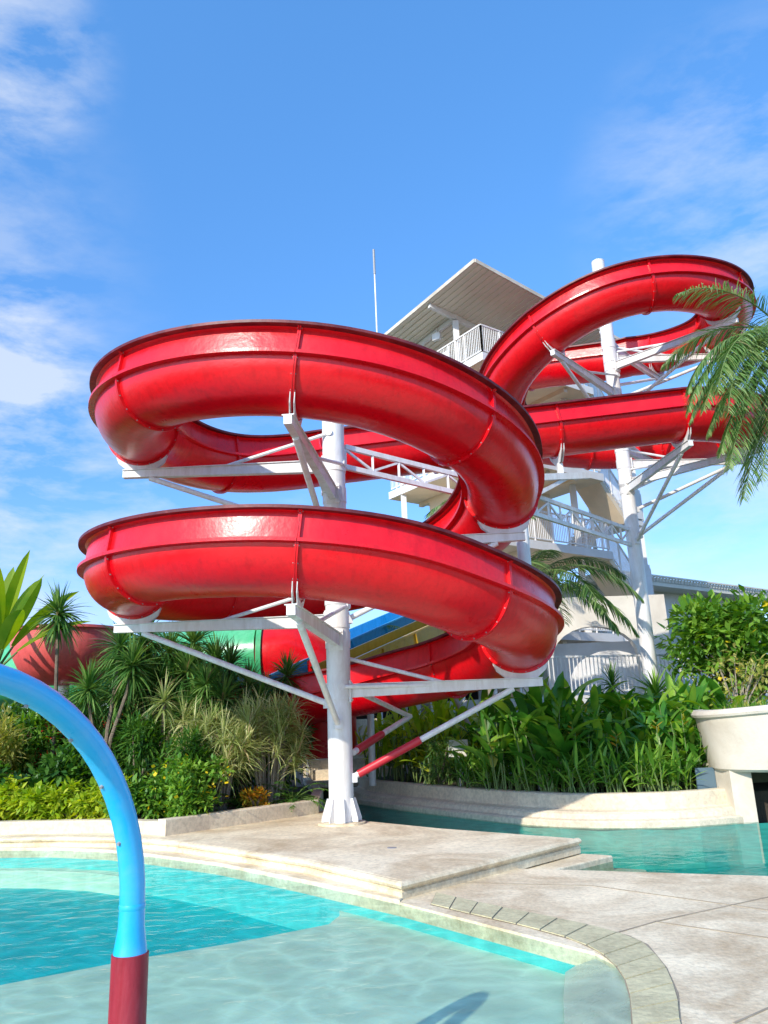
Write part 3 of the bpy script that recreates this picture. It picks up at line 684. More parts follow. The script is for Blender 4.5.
# roof: pitched sheet with ribs and edge beam
m=MB()
def rz(a,b): return 15.95-.07*(a+1.3)-.12*(b+1.3)
A0,A1,B0,B1=-1.1,6.2,-1.1,6.4
cr_=[(A0,B0),(A0,B1),(A1,B1),(A1,B0)]
lo=[T(a,b,rz(a,b)) for a,b in cr_]; hi=[T(a,b,rz(a,b)+.07) for a,b in cr_]
m.add(lo+hi,[(0,1,2,3),(7,6,5,4),(0,4,5,1),(1,5,6,2),(2,6,7,3),(3,7,4,0)])
m.build('roof',M['roofsheet'],tw)
m=MB()
k=B0+.2
while k<B1-.1: m.bar(T(A0+.03,k,rz(A0,k)-.02),T(A1-.03,k,rz(A1,k)-.02),.04,.038); k+=.22
m.build('roof_ribs',M['roofsheet'],tw)
m=MB()
for a in (1.4,4.9): m.bar(T(a,B0+.1,rz(a,B0)-.10),T(a,B1-.1,rz(a,B1)-.13),.12,.2)
for b in (.16,4.9): m.bar(T(1.3,b,rz(1.3,b)-.10),T(A1-.1,b,rz(A1,b)-.10),.12,.18)
m.build('roof_beam',M['white2'],tw)
m=MB(); m.bar(T(A0-.01,B0-.02,rz(A0,B0)+.04),T(A1,B0-.02,rz(A1,B0)+.04),.05,.13); m.bar(T(A0-.02,B0,rz(A0,B0)+.04),T(A0-.02,B1,rz(A0,B1)+.04),.05,.13); m.build('fascia',M['offwhite'],tw)
for (a,b) in ((2.3,.15),(3.9,.15)):
    m=MB(); c=T(a,b-.12,15.12); m.box(c,(.32,.14,.26),R(-36)); m.bar(c,c+V((0,0,.35)),.04,.04); m.build('flood_light',M['white'],tw)
m=MB(); m.box(T(2.0,-.0,14.15),(.7,.03,.32),R(126)); m.build('notice_board',M['white'],tw)
# inner walls/shaft
m=MB(); P_=[T(2.2,1.3,0),T(2.2,5.1,0),T(4.8,5.1,0),T(4.8,1.3,0)]; m.prism([(p.x,p.y) for p in P_],.2,13.2); m.build('core_wall',M['soffit'],tw)
# stair flights on the right side
zz=[(13.5,11.8),(10.1,8.65),(7.2,5.75),(4.3,2.4)]
for (zt,zm) in zz:
    slab(.2,2.6,6.9,7.9,zm-.2,zm,'landing',[M['white2'],M['soffit']])
    for (a,z0,z1,) in ((.2,zt,zm),(1.5,zm,zt-2.9 if zt>5 else zm-1.8)):
        st=MB(); pA=T(a+.55,5.6,z0); pB=T(a+.55,6.9,zm) if a<1 else None
        if a<1: p,q=T(a+.55,5.6,z0),T(a+.55,6.9,z1)
        else: p,q=T(a+.55,6.9,z0),T(a+.55,5.6,z1)
        st.bar(p-V((0,0,.14)),q-V((0,0,.14)),1.1,.2,1)
        n=9
        for k in range(n):
            c=p.lerp(q,(k+.5)/n); st.box(c+V((0,0,-.03)),(.3,1.1,.05),R(36))
        st.build('stair_flight',[M['white2'],M['soffit']],tw)
    rail(.2,5.6,.2,6.9,zt,1.05,.085,None,zm); rail(.2,6.9,.2,7.9,zm); rail(.2,7.9,2.6,7.9,zm)
    m=MB(); m.box(T(.17,7.4,zm+.62),(.9,.02,1.15),R(36)); m.build('mesh_panel',M['white2'],tw)
for (a,b) in ((.3,7.8),(2.5,7.8)):
    m=MB(); p=T(a,b,.2); m.bar(p,V((p.x,p.y,11.8)),.14,.14); m.build('post',M['white2'],tw)
# antenna
m=MB(); p=T(4.7,-.9,15.3); m.tube([p,p+V((0,0,3.4))],.03,8); m.tube([p+V((0,0,3.4)),p+V((0,0,4.5))],.045,8,1); o=m.build('lightning_rod',[M['white'],M['grey']],None); solo(o,p); tag(o,'thin white mast standing on the far left edge of the tower roof','mast')

# terrace in front of the tower with railing and arched wall
m=MB(); m.prism([(3.2,19.9),(8.6,21.6),(12.5,24.5),(11,30),(1.5,27),(.6,21.6)],-1.3,2.15); struct(m,'terrace',M['white2'])
tr=empty('railing',(5.5,20.9,2.15),'white baluster railing on the terrace just above the heliconias','railing')
railxyz((3.3,20.1,2.15),(8.5,21.7,2.15),1.0,.12,tr); railxyz((8.5,21.7,2.15),(12.3,24.5,2.15),1.0,.12,tr)
aw=empty('arched_wall',(5.5,23.4,2.15),'beige wall with a big arched opening on the terrace under the tower','wall')
m=MB(); y=23.4
ap=[(1.0,0),(1.0,1.2)]+[(2.3-1.3*math.cos(R(a)),1.2+.9*math.sin(R(a))) for a in range(15,180,15)]+[(3.6,1.2),(3.6,0)]
full=[(0,0)]+ap+[(4.6,0),(4.6,3.0),(0,3.0)]
vs=[(3.9+a,y+.2*a/4.6,2.15+b) for a,b in full]; vb=[(3.9+a,y+.3+.2*a/4.6,2.15+b) for a,b in full]; n=len(full)
m.add(vs+vb,[tuple(range(n)),tuple(range(n,2*n))[::-1]]+[(k,n+k,n+(k+1)%n,(k+1)%n) for k in range(n)]); m.build('wall_face',M['cream'],aw)
m=MB(); m.box((6.2,24.5,3.0),(4.4,.1,1.7)); m.build('back_wall',M['white2'],aw)

# lower gallery / stair building left of the river
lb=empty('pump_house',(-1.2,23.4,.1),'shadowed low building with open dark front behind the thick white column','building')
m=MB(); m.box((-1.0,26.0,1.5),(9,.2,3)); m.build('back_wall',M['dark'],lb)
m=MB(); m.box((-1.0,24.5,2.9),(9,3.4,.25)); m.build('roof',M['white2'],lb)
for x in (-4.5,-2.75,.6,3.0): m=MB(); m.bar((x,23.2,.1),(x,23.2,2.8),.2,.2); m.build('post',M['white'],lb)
st=empty('staircase',(-1.2,21.8,.1),'short concrete staircase with black and white railings beyond the river bend','stairs')
m=MB()
for k in range(7): m.box((-1.3+k*.0,21.4+k*.28,.1+.17*(k+.5)),(2.4,.28,.17*(k+1)*1.0))
m.build('steps',M['planterwall'],st)
railxyz((-2.3,21.3,.2),(-2.3,23.2,1.4),.95,.14,st,'grey'); railxyz((-1.2,21.3,.2),(-1.2,23.2,1.4),.95,.14,st,'grey'); railxyz((-.3,21.3,.2),(-.3,23.2,1.4),.95,.14,st,'white')

# right hand white building
B=empty('white_building',(9.5,31,.1),'long white building with flat slatted eaves at far right','building')
def Q(s,d,z): return V((8.0,30.0,0))+W*s+U*d+V((0,0,z))
m=MB(); P_=[Q(0,0,0),Q(12,0,0),Q(12,6,0),Q(0,6,0)]; m.prism([(p.x,p.y) for p in P_],.1,6.6); m.build('wall',M['white2'],B)
m=MB(); P_=[Q(-.5,-1.0,0),Q(12.4,-1.0,0),Q(12.4,6.5,0),Q(-.5,6.5,0)]; m.prism([(p.x,p.y) for p in P_],6.603,6.75,bottom=True)
for k in range(60): p=Q(-.3+k*.21,-1.06,6.86); m.bar(p,p+U*1.1,.06,.16)
m.bar(Q(-.5,-1.08,6.98),Q(12.4,-1.08,6.98),.1,.07); m.build('roof',M['roofsheet'],B)
for s in (1.6,5.0,8.2):
    m=MB(); c=Q(s,-.02,4.9); m.box(c,(.95,.08,1.3),R(36)); w=m.build('window',M['white2'],B)
    m=MB(); c=Q(s,-.065,4.9); m.box(c,(.8,.03,1.15),R(36)); m.build('pane',M['glass'],w)

# ------------------------------------------------------------------ BRIDGE / BALCONY at right
br=empty('curved_parapet',(6.0,13.0,-.1),'curved white concrete parapet and pillar at the right over the river pool','bridge')
cp=[(5.62,14.6),(5.40,13.9),(5.36,13.3),(5.62,12.85),(6.15,12.5),(6.9,12.25),(7.9,12.1),(9.8,12.0)]
cp=[(p.x,p.y) for p in cat([V((6.0,15.4,0))]+[V((a,b,0)) for a,b in cp]+[V((11,12,0))],6)]
g=MB(); g.strip(cp,[(-.06,.66),(.0,.70),(.10,1.52),(.0,1.52),(-.3,1.52),(-.3,.66),(-.06,.66)],0,True); 
g.v=[(x,y,z+(.07*(x-5.4) if z>1 else 0)) for x,y,z in g.v]
g.build('parapet',M['offwhite'],br)
g=MB(); g.strip(cp,[(.10,1.5),(.15,1.53),(.165,1.57),(.15,1.61),(.11,1.64),(-.05,1.64),(-.08,1.5)],0,True); g.v=[(x,y,z+.07*(x-5.4)) for x,y,z in g.v]
g.build('coping',M['offwhite'],br)
g=MB(); g.prism([(x+.1,y+.15) for x,y in cp]+[(9.8,16),(5.5,16)],.70,1.4,bottom=True); g.build('deck_slab',M['offwhite'],br)
g=MB(); g.prism([(5.42,13.2),(5.72,13.1),(5.8,13.4),(5.8,15.2),(5.42,15.2)],-.9,.75); g.build('pillar',M['offwhite'],br)
g=MB(); g.box((7.8,15.4,.3),(4.0,.2,1.2)); g.build('back_wall',M['greygreen'],br)  # wall toned like the dark green hedge behind the opening
g=MB(); g.box((5.25,13.8,.45),(.32,.03,.5),0); g.build('glass_panel',M['glass'],br)

# ------------------------------------------------------------------ WATER HOOP
hp=empty('water_spray_hoop',(-1.15,3.6,-.3),'bright blue arched spray pipe with a scuffed dark red base sleeve in the pool','spray arch')
m=MB(); d=V((-.45,-.89,0)).normalized(); b0=V((-1.14,3.6,0)); rr=.95; pts=[b0+V((0,0,.72)),b0+V((0,0,.82)),b0+V((0,0,.9))]
for k in range(1,33):
    a=math.pi*k/32; pts.append(b0+d*(rr-rr*math.cos(a))+V((0,0,.9+rr*math.sin(a)*1.0)))
e0=b0+d*2*rr; pts+=[e0+V((0,0,.82)),e0+V((0,0,.72))]
m.tube(pts,[.070,.055]+[.053]*(len(pts)-4)+[.055,.070],28); m.build('pipe',M['hblue'],hp)
for k in range(3,30,3):
    a=math.pi*k/32; c=b0+d*(rr-rr*math.cos(a))+V((0,0,.9+rr*math.sin(a))); nrm_=(b0+d*rr+V((0,0,.9))-c).normalized()
    m=MB(); m.tube([c+nrm_*.050,c+nrm_*.062],[.009,.007],10); m.build('nozzle',M['grey'],hp)
for k in (0,16,32):
    a=math.pi*k/32; c=b0+d*(rr-rr*math.cos(a))+V((0,0,.9+rr*math.sin(a))); tg=(d*math.sin(a)+V((0,0,math.cos(a)))).normalized()
    m=MB(); m.tube([c-tg*.012,c-tg*.006,c+tg*.006,c+tg*.012],[.0532,.0552,.0552,.0532],28); m.build('weld_ring',M['hblue'],hp)
for b in (b0,e0):
    m=MB(); m.tube([b+V((0,0,-.3)),b+V((0,0,.72)),b+V((0,0,.725))],[.075,.076,.06],28); m.build('sleeve',M['hred'],hp)

# ------------------------------------------------------------------ SIGN by the river
sg=empty('small_sign',(1.35,16.9,.3),'small white notice sign on a thin post among the riverside plants','sign')
m=MB(); m.bar((1.35,16.9,.3),(1.35,16.9,1.0),.035,.035); m.build('post',M['white'],sg)
m=MB(); m.box((1.35,16.88,1.08),(.42,.02,.34)); m.build('panel',M['white'],sg)

# ------------------------------------------------------------------ VEGETATION
def shrub(loc,r,n,size,mat,label,clumps=14,name='shrub',group=None,ratio=.45,stems=6,extra=None,cat='shrub',up=.3,drp=.5,prof='oval'):
    t=plant(name,loc,label,cat,group); b=V(loc); c=b+V((0,0,r[2]*.95)); cr=MB()
    cs=cloud(cr,c,r,n,size,clumps,0,prof,ratio,.5,drp,up)
    tr=MB()
    for k in range(min(stems,len(cs))): tr.tube([b+V((rnd.uniform(-.1,.1),rnd.uniform(-.1,.1),0)),b.lerp(cs[k],.5)+V((0,0,.05)),cs[k]],[.03,.022,.01],6)
    tr.build('stems',M['bark'],t); cr.build('leaves',M[mat],t)
    if extra:
        e=MB(); cloud(e,c,(r[0]*1.0,r[1]*1.0,r[2]*1.0),extra[1],extra[2],extra[1],0,'oval',.9,.85,.1,.5); e.build('flowers',M[extra[0]],t)
    return t
# lime hedge in front-left planter: individual bushes
for k,x in enumerate((-8.6,-7.9,-7.2,-6.55,-5.95,-5.35,-4.8)):
    shrub((x,13.75-.25*max(0,x+6.5)*.8,.27),(.46,.36,.32),1500,.13,'leaf_lime','low clipped lime green bush in the row behind the pool',16,'hedge_bush','lime bushes along the left planter',.42)
shrub((-4.25,13.0,.27),(.34,.3,.36),900,.13,'leaf_mid','small dark leafy bush between the lime hedge and the flowering shrub',10)
shrub((-3.35,13.1,.27),(.62,.48,.48),3200,.10,'leaf_mid','rounded green shrub dotted with yellow flowers at the planter corner',20,'flowering_shrub',None,.5,extra=('petal',70,.07))
shrub((-2.35,13.9,.27),(.26,.22,.2),700,.09,'leaf_orange','little orange leaved bush low in the planter',8)
def fern(loc,label,L=.6,n=16,mat='leaf_dark'):
    t=plant('fern',loc,label,'fern'); m=MB(); b=V(loc)
    for k in range(n): frond(m,b+V((0,0,.05)),rnd.random()*6.28,rnd.uniform(.5,1.2),L*rnd.uniform(.8,1.2),1.6,22,.13,.035,.006,.3)
    m.build('fronds',[M[mat],M['stem']],t); return t
fern((-1.85,14.6,.27),'dark green fern at the end of the planter beside the thick column',.75,20)
fern((-2.7,14.1,.27),'smaller fern behind the orange leaved bush',.5)
# grey green spiky clump (song-of-india like)
def tuft(loc,h,n,label,mat='leaf_grey',sp=.6,L=.5,w=.032,name='spiky_shrub',nl=60,group=None):
    t=plant(name,loc,label,'shrub',group); tr=MB();cr=MB(); b=V(loc)
    for k in range(n):
        a=rnd.random()*6.28; r=rnd.random()**.5*sp; hh=h*rnd.uniform(.5,1); top=b+V((r*math.cos(a),r*math.sin(a),hh))
        tr.tube([b+V((r*.3*math.cos(a),r*.3*math.sin(a),0)),b.lerp(top,.55)+V((0,0,.06)),top],[.018,.013,.008],5)
        for q in range(nl):
            el=rnd.uniform(-.2,1.45); s=rnd.uniform(.0,.35)
            blade(cr,top-V((0,0,s)),dirv(rnd.random()*6.28,el),L*rnd.uniform(.7,1.15),w,rnd.uniform(.3,1.2),3)
    tr.build('stems',M['bark2'],t); cr.build('leaves',M[mat],t); return t
tuft((-3.1,14.2,.27),1.6,30,'dry looking grey green spiky shrub left of the fuller clump')
tuft((-2.3,14.8,.27),1.8,36,'tall full clump of grey green narrow leaves nearest the thick column')
tuft((-3.9,14.9,.27),1.1,16,'low spiky shrub with drooping grey leaves',sp=.5)
# dracaenas rising behind
dracaena((-6.6,15.6,.27),[(-.1,0,3.75),(.5,.2,1.9),(-.4,.1,1.6)],'tall branching dracaena with round leaf heads against the sky at left',None,.68,.055)
dracaena((-5.5,15.2,.27),[(-.35,0,2.2),(.2,.1,3.0),(.55,-.2,2.6),(.2,.3,2.1)],'many headed dracaena below the left end of the red loop',None,.66)
dracaena((-4.6,15.8,.27),[(.1,.1,2.9),(-.4,-.1,2.3),(.5,0,2.5)],'dracaena with a slanting trunk in front of the green tube',None,.68)
dracaena((-3.4,16.0,.27),[(.1,.1,2.6),(-.3,-.1,2.0),(.5,0,2.15)],'dracaena with fine spiky heads under the white arm',None,.62,.045)
dracaena((-2.3,16.6,.27),[(.1,.1,2.4),(-.3,-.1,1.9)],'dracaena nearest the red trough behind the grey clump',None,.62,.045)
dracaena((-4.2,14.6,.27),[(0,0,1.9),(.35,.1,1.5)],'pale leaved spiky dracaena in the middle of the planter',None,.6,.04,'leaf_grey',70)
dracaena((-5.0,15.9,.27),[(0,0,3.2),(-.5,.1,2.7),(.4,-.1,2.3)],'leafy headed dracaena in front of the left part of the green tube',None,.72,.055)
dracaena((-4.1,16.2,.27),[(0,0,3.1),(-.4,.1,2.6),(.5,0,2.7)],'tall dracaena screening the middle of the green tube',None,.72,.055)
dracaena((-3.6,15.3,.27),[(0,0,2.2),(-.4,.1,1.7),(.35,0,1.9)],'shorter dracaena just above the pale spiky one',None,.62,.05)
# traveller palm fan + banana
def banana(loc,h,lv,label,L=1.5,w=.42,mat='leaf_banana'):
    t=plant('banana_plant',loc,label,'plant'); b=V(loc); m=MB(); m.tube([b,b+V((0,0,h))],[.12,.08],12); m.build('stem',M['stem'],t)
    for (az,el,k) in lv:
        f=MB(); top=b+V((0,0,h)); d=dirv(R(az),R(el)); f.tube([top-V((0,0,.1)),top+d*.5],[.03,.02],6,1)
        blade(f,top+d*.5,d,L*k,w,.5,10,'oval',None,.18); f.build('leaf',[M[mat],M['stem']],t)
    return t
banana((-7.9,15.6,.27),2.75,[(100,78,1),(150,66,1.1),(60,70,1),(20,55,.95),(-30,60,.9),(200,55,1),(260,62,.95),(-70,64,1.0),(0,35,.9),(-50,40,.8),(180,35,.95),(230,45,.85),(330,75,1.1)],'banana plant with broad upright leaves at the left edge',1.75,.34)
banana((-8.5,15.2,.27),2.2,[(100,75,1),(30,60,1),(170,60,1.1),(250,60,.9),(-40,50,.8)],'second shorter banana plant cut by the left edge of the picture',1.3,.38)
# fillers
shrub((-7.4,14.9,.27),(.75,.5,.95),2600,.20,'leaf_yel','yellowish green bushy croton behind the blue arch',18,ratio=.3,prof='lance')
shrub((-8.6,14.8,.27),(.6,.5,1.0),1800,.20,'leaf_yel','pale yellow leaved croton at the far left',14,ratio=.3,prof='lance')
shrub((-7.0,14.2,.27),(.9,.4,.55),2200,.17,'leaf_dark','dark leafy shrub just above the lime hedge',16)
shrub((-5.6,14.3,.27),(.8,.4,.6),2200,.17,'leaf_dark','dark leafy shrub under the blue arch curve',16)
shrub((-8.6,14.2,.27),(.8,.4,.6),1600,.17,'leaf_dark','dark leafy shrub behind the lime hedge at the left edge',12)
for (x,y,rx,rz_,m_,lb_) in ((-6.9,15.7,.7,1.15,'leaf_mid','tall green leafy bush between the banana and the branching dracaena'),(-5.9,16.0,.75,1.25,'leaf_dark','tall dark bush behind the many headed dracaena'),(-4.9,16.2,.7,1.2,'leaf_dark','tall dark bush below the green tube slide'),(-3.9,16.0,.65,1.05,'leaf_mid','leafy bush behind the pale spiky dracaena'),(-3.0,15.9,.6,.95,'leaf_dark','dark bush between the spiky clumps and the red trough'),(-4.6,14.5,.55,.7,'leaf_dark','dark low bush under the dracaenas in the middle of the bed'),(-3.6,13.9,.5,.55,'leaf_dark','dark low bush behind the flowering shrub')):
    shrub((x,y,.27),(rx,.5,rz_*(1.15 if x>-5.5 else .85)),3000,.2,m_,lb_,24,'leafy_bush',ratio=.3,prof='lance')
for k,(x,y,h) in enumerate(((-8.2,17.2,1.0),(-6.3,17.9,1.1),(-4.6,17.3,1.15),(-2.9,18.0,1.1),(-10,17,1.1))):
    lb_=['deep green backing shrub behind the banana plants','deep green backing shrub below the pink bowl','deep green backing shrub under the green tube','deep green backing shrub behind the grey spiky clump','deep green backing shrub beyond the left picture edge'][k]
    shrub((x,y,.27),(1.1,.6,h),3000,.2,'leaf_dark',lb_,20,'backing_shrub')
# fine hedge plants left far: sky line trees
def tree(loc,h,r,n,size,mat,label,clumps=22,trunk=.14,name='leafy_tree',group=None,bark='bark',prof='oval',ratio=.42,drp=.5):
    t=plant(name,loc,label,'tree',group); b=V(loc); c=b+V((0,0,h)); cr=MB(); cs=cloud(cr,c,r,n,size,clumps,0,prof,ratio,.45,drp,.35)
    tr=MB(); f=b+V((0,0,(h-r[2])*.75)); tr.tube([b,f],[trunk,trunk*.8],10)
    for k,q in enumerate(cs): tr.tube([f,f.lerp(q,.5)+V((0,0,.12)),q],[trunk*.5,trunk*.3,trunk*.1],6)
    tr.build('trunk',M[bark],t); cr.build('crown',M[mat],t); return t
tree((8.8,19.4,.3),2.95,(1.6,1.3,1.15),4600,.27,'leaf_mid','rounded plumeria tree with yellow blossoms in front of the white building',34,.12,'plumeria_tree')
e=MB(); cloud(e,(8.8,18.9,3.2),(1.5,.6,1.0),26,.16,12,0,'oval',.9,.9,.1,.5); o=e.build('blossom',M['petal'],bpy.data.objects['plumeria_tree'])
tree((7.0,16.2,.3),1.9,(.8,.6,.65),420,.15,'leaf_yel','sparse pale branched shrub with few leaves before the plumeria tree',26,.05,'bare_shrub',bark='bark2')
tree((15.0,26,.1),3.4,(3,2,1.6),4000,.35,'leaf_dark','distant dark tree at the far right edge',24,.2)
# heliconia / ginger masses
def heliconia_mesh(seed,h,n=16,mat='leaf_heli',L=.75,w=.17,spread=.5):
    rnd.seed(seed); st=MB();lf=MB()
    for k in range(n):
        a=rnd.random()*6.28; r=rnd.random()**.5*spread; b=V((r*math.cos(a),r*math.sin(a),0)); hh=h*rnd.uniform(.45,.95)
        ln=dirv(rnd.random()*6.28,rnd.uniform(1.2,1.5)); tip=b+ln*hh
        st.tube([b,tip],[.014,.008],5)
        for q in range(5):
            f=.35+.65*q/4; az=rnd.random()*6.28; el=rnd.uniform(.55,1.35)
            blade(lf,b.lerp(tip,f),dirv(az,el),L*rnd.uniform(.7,1.15),w*rnd.uniform(.8,1.2),rnd.uniform(.3,1.3),6,'oval',None,.14)
    return st,lf
def helibase(name,seed,h,label,group,mat='leaf_heli',n=16,L=.75,w=.17,spread=.5):
    t=plant(name,(0,0,0),label,'plant',group); st,lf=heliconia_mesh(seed,h,n,mat,L,w,spread)
    st.build('stems',M['stem'],t); lf.build('leaves',M[mat],t); return t
gl='glossy dark green heliconia clump in the bed right of the river bend'
H=[helibase('heliconia',11+k,(1.75,1.55,1.65)[k],gl,'heliconias filling the river bed planter') for k in range(3)]
pos=[]
for row,(y,xs) in enumerate(((14.35,(3.1,3.7,4.3,4.85,5.3)),(15.0,(2.7,3.35,4.0,4.6,5.2,5.8)),(15.8,(2.2,2.9,3.6,4.3,5.0,5.6,6.3)),(16.8,(2.0,2.8,3.7,4.6,5.4,6.2)),(17.8,(2.4,3.4,4.5,5.5)))):
    for x in xs: pos.append((x,y,row))
rnd.seed(5)
for k,(x,y,row) in enumerate(pos):
    s=(.70,.86,1.02,1.0,1.0)[row]*rnd.uniform(.88,1.1)*(1-.22*max(0,min(1,(3.3-x*14.5/y)/1.2))); src=H[k%3]
    loc=(x+rnd.uniform(-.12,.12),y+rnd.uniform(-.15,.15),.3)
    if k<3: src.location=loc; src.scale=(s,)*3
    else: clone(src,loc,rnd.random()*6.28,s)
gl2='bright lime ginger clump beside the river bend'
G_=[helibase('ginger_plant',31+k,1.25,gl2,'lime gingers along the river bend','leaf_lime',20,.42,.085,.45) for k in range(2)]
for k,(x,y,s) in enumerate(((.1,19.3,1.35),(.7,18.6,1.3),(1.2,17.9,1.25),(.6,19.8,1.5),(1.6,18.6,1.4),(-.1,20.2,1.3),(1.7,17.1,1.0),(1.2,19.4,1.5),(2.0,19.6,1.5))):
    if k<2: G_[k].location=(x,y,.3); G_[k].scale=(s,)*3
    else: clone(G_[k%2],(x,y,.3),rnd.random()*6.28,s)
clone(H[1],(2.85,14.75,.3),1.3,1.2)
clone(H[2],(2.35,15.0,.3),.4,1.1)
# low fringe at wall foot
gl3='low grassy green tuft spilling over the cream river wall'
F_=helibase('fringe_plant',51,.6,gl3,'grassy tufts along the river wall','leaf_mid',22,.42,.045,.28)
for k,(x,y,z) in enumerate(((3.2,14.3,1.35),(3.9,14.1,1.15),(4.6,14.0,1.3),(5.1,14.1,1.5),(2.7,14.8,1.2),(3.6,14.9,1.7),(4.4,15.0,1.75))):
    t=empty('heliconia_flower',(x,y,z-.5),'orange heliconia flower spike standing among the dark green leaves','flower','orange flower spikes among the heliconias'); m=MB(); m.tube([(x,y,z-.5),(x,y,z+.1)],.008,5); m.build('stem',M['stem'],t); m=MB()
    for q in range(7): blade(m,(x,y,z-.1+q*.04),dirv(q*2.4,.7),.15,.045,.2,3,'oval')
    m.build('petals',M['leaf_orange'],t)
fr=[(1.5,15.9),(1.95,15.3),(2.35,14.75),(2.75,14.35),(3.15,13.98),(3.6,13.8),(4.05,13.75),(4.45,13.75),(4.75,13.9)]
for k,(x,y) in enumerate(fr):
    if k==0: F_.location=(x,y,.3)
    else: clone(F_,(x,y,.3),rnd.random()*6.28,rnd.uniform(.8,1.1))
shrub((.95,16.9,.3),(.32,.32,.5),1800,.12,'leaf_spike','upright fine leaved bush on the river bank left of the notice sign',12,ratio=.2,prof='lance')
# fan palms / dark spiky plant behind heliconias
dracaena((5.2,18.6,.3),[(0,0,2.0)],'dark purple green spiky rosette poking above the heliconias',None,.6,.05,'leaf_dark',70)
dracaena((6.0,18.0,.3),[(0,0,1.7),(.5,.1,1.45)],'broad dark fan leaved plant at the foot of the tall column',None,.75,.07,'leaf_mid',70)
dracaena((6.9,17.6,.3),[(0,0,1.3),(.4,.1,1.0)],'low spiky green rosettes right of the tall column',None,.7,.05,'leaf_mid',70)
# grasses on the parapet planter
def grass(loc,n,L,label,mat='leaf_mid',sp=.5,kind=None):
    m=MB(); b=V(loc)
    for k in range(n):
        blade(m,b+V((rnd.uniform(-sp,sp),rnd.uniform(-sp*.5,sp*.5),0)),dirv(rnd.random()*6.28,rnd.uniform(.8,1.5)),L*rnd.uniform(.6,1.1),.014,rnd.uniform(.4,1.6),4)
    o=m.build('ornamental_grass',M[mat],None); solo(o,loc); return tag(o,label,'grass')
grass((6.1,13.3,1.4),700,.45,'tuft of fine green grass behind the left end of the curved parapet')
grass((7.2,13.0,1.45),800,.5,'tuft of fine pale grass on the curved parapet at the right edge','leaf_yel')
shrub((6.3,15.0,.9),(.5,.4,.42),600,.16,'leaf_yel','pale yellow green shrub above the curved parapet',10,ratio=.3,prof='lance')
# palms
rnd.seed(21)
palm((3.75,19.3,.3),4.3,(-.1,0),[(-100,40,1.9,1),(-60,30,2.0,1),(-20,38,1.9,1.05),(10,50,1.8,1),(150,55,1.6,1),(200,45,1.8,1),(-150,30,2.0,1.0),(60,60,1.5,.9),(-80,8,1.6,.85),(-40,5,1.5,.95),(-10,15,1.7,1.05)],'palm with arching feathery fronds behind the right curls of the red slide',2.9,.72,70,.045,'palm_tree',mat='leaf_palm_dark')
palm((2.6,21.2,.3),6.6,(0,0),[(-100,40,1.9,1),(-150,45,1.9,1),(170,40,2,1),(-60,50,1.8,1),(120,60,1.5,1),(-20,40,1.8,1),(200,20,1.8,.9)],'tall palm whose frond tips show between the two left loops',1.9,.5,40,.04)
palm((.9,20.3,.3),2.9,(-.1,0),[(-100,50,1.9,1),(180,50,2,1),(-60,40,1.8,1),(150,60,1.5,1),(-140,35,1.9,1),(-20,45,1.8,1)],'short palm with drooping fronds in front of the blue lane',1.5,.42,40,.035)
palm((7.6,12.6,.3),7.25,(-.3,-.2),[(180,34,2.2,1.0),(192,8,1.7,1.05),(214,-5,1.5,1.1),(150,50,1.8,1),(240,30,2,1),(-60,40,1.9,1),(-10,40,1.9,1),(40,45,1.8,1),(95,50,1.8,1),(186,-32,1.0,1.1),(205,25,2.2,1.1),(228,-40,.8,1.15),(190,62,1.8,1),(206,-56,.5,1.25),(196,-38,.9,1.25),(170,12,1.8,1.0),(200,-75,.1,1.3),(184,20,2.0,1.1),(210,8,1.9,1.2),(177,-15,1.3,1.0),(192,-58,.4,1.35)],'tall palm just off the right edge with long fronds hanging into view',2.45,.62,96,.030)
# leaning bare trunk in the ginger
m=MB(); m.tube([(2.1,17.2,.3),(1.9,17.3,1.0),(1.5,17.5,1.9),(1.35,17.6,2.3)],[.06,.055,.05,.045],10); o=m.build('leaning_trunk',M['bark2'],None); solo(o,(2.1,17.2,.3)); tag(o,'bare pale leaning trunk among the gingers and heliconias','tree')
# distant foliage mass
m=MB(); rnd.seed(3)
for k in range(34):
    x=-42+k*2.6; cloud(m,(x,34+rnd.uniform(-3,4),1.5),(2.4,1.5,rnd.uniform(1.4,2.6)),420,.5,12)
o=m.build('far_tree_line',M['leaf_dark'],None); tag(o,'dark mass of distant foliage along the horizon behind everything','foliage',kind='stuff')

# ------------------------------------------------------------------ CAMERA
F=770.; cx,cy=384,512
upc=V((272-cx,cy+2266,-F)).normalized(); f0=V((0,0,-1)); fw=(f0-upc*f0.dot(upc)).normalized(); rt=fw.cross(upc)
rot=Matrix((rt,fw,upc))      # camera axes -> world
cam=bpy.data.cameras.new('camera'); co=bpy.data.objects.new('camera',cam); col.objects.link(co)
co.matrix_world=Matrix.Translation((0,0,1.6))@rot.to_4x4()
cam.sensor_fit='VERTICAL'; cam.sensor_height=24; cam.lens=24*F/1024; cam.clip_end=3000; cam.clip_start=.05
sc.camera=co
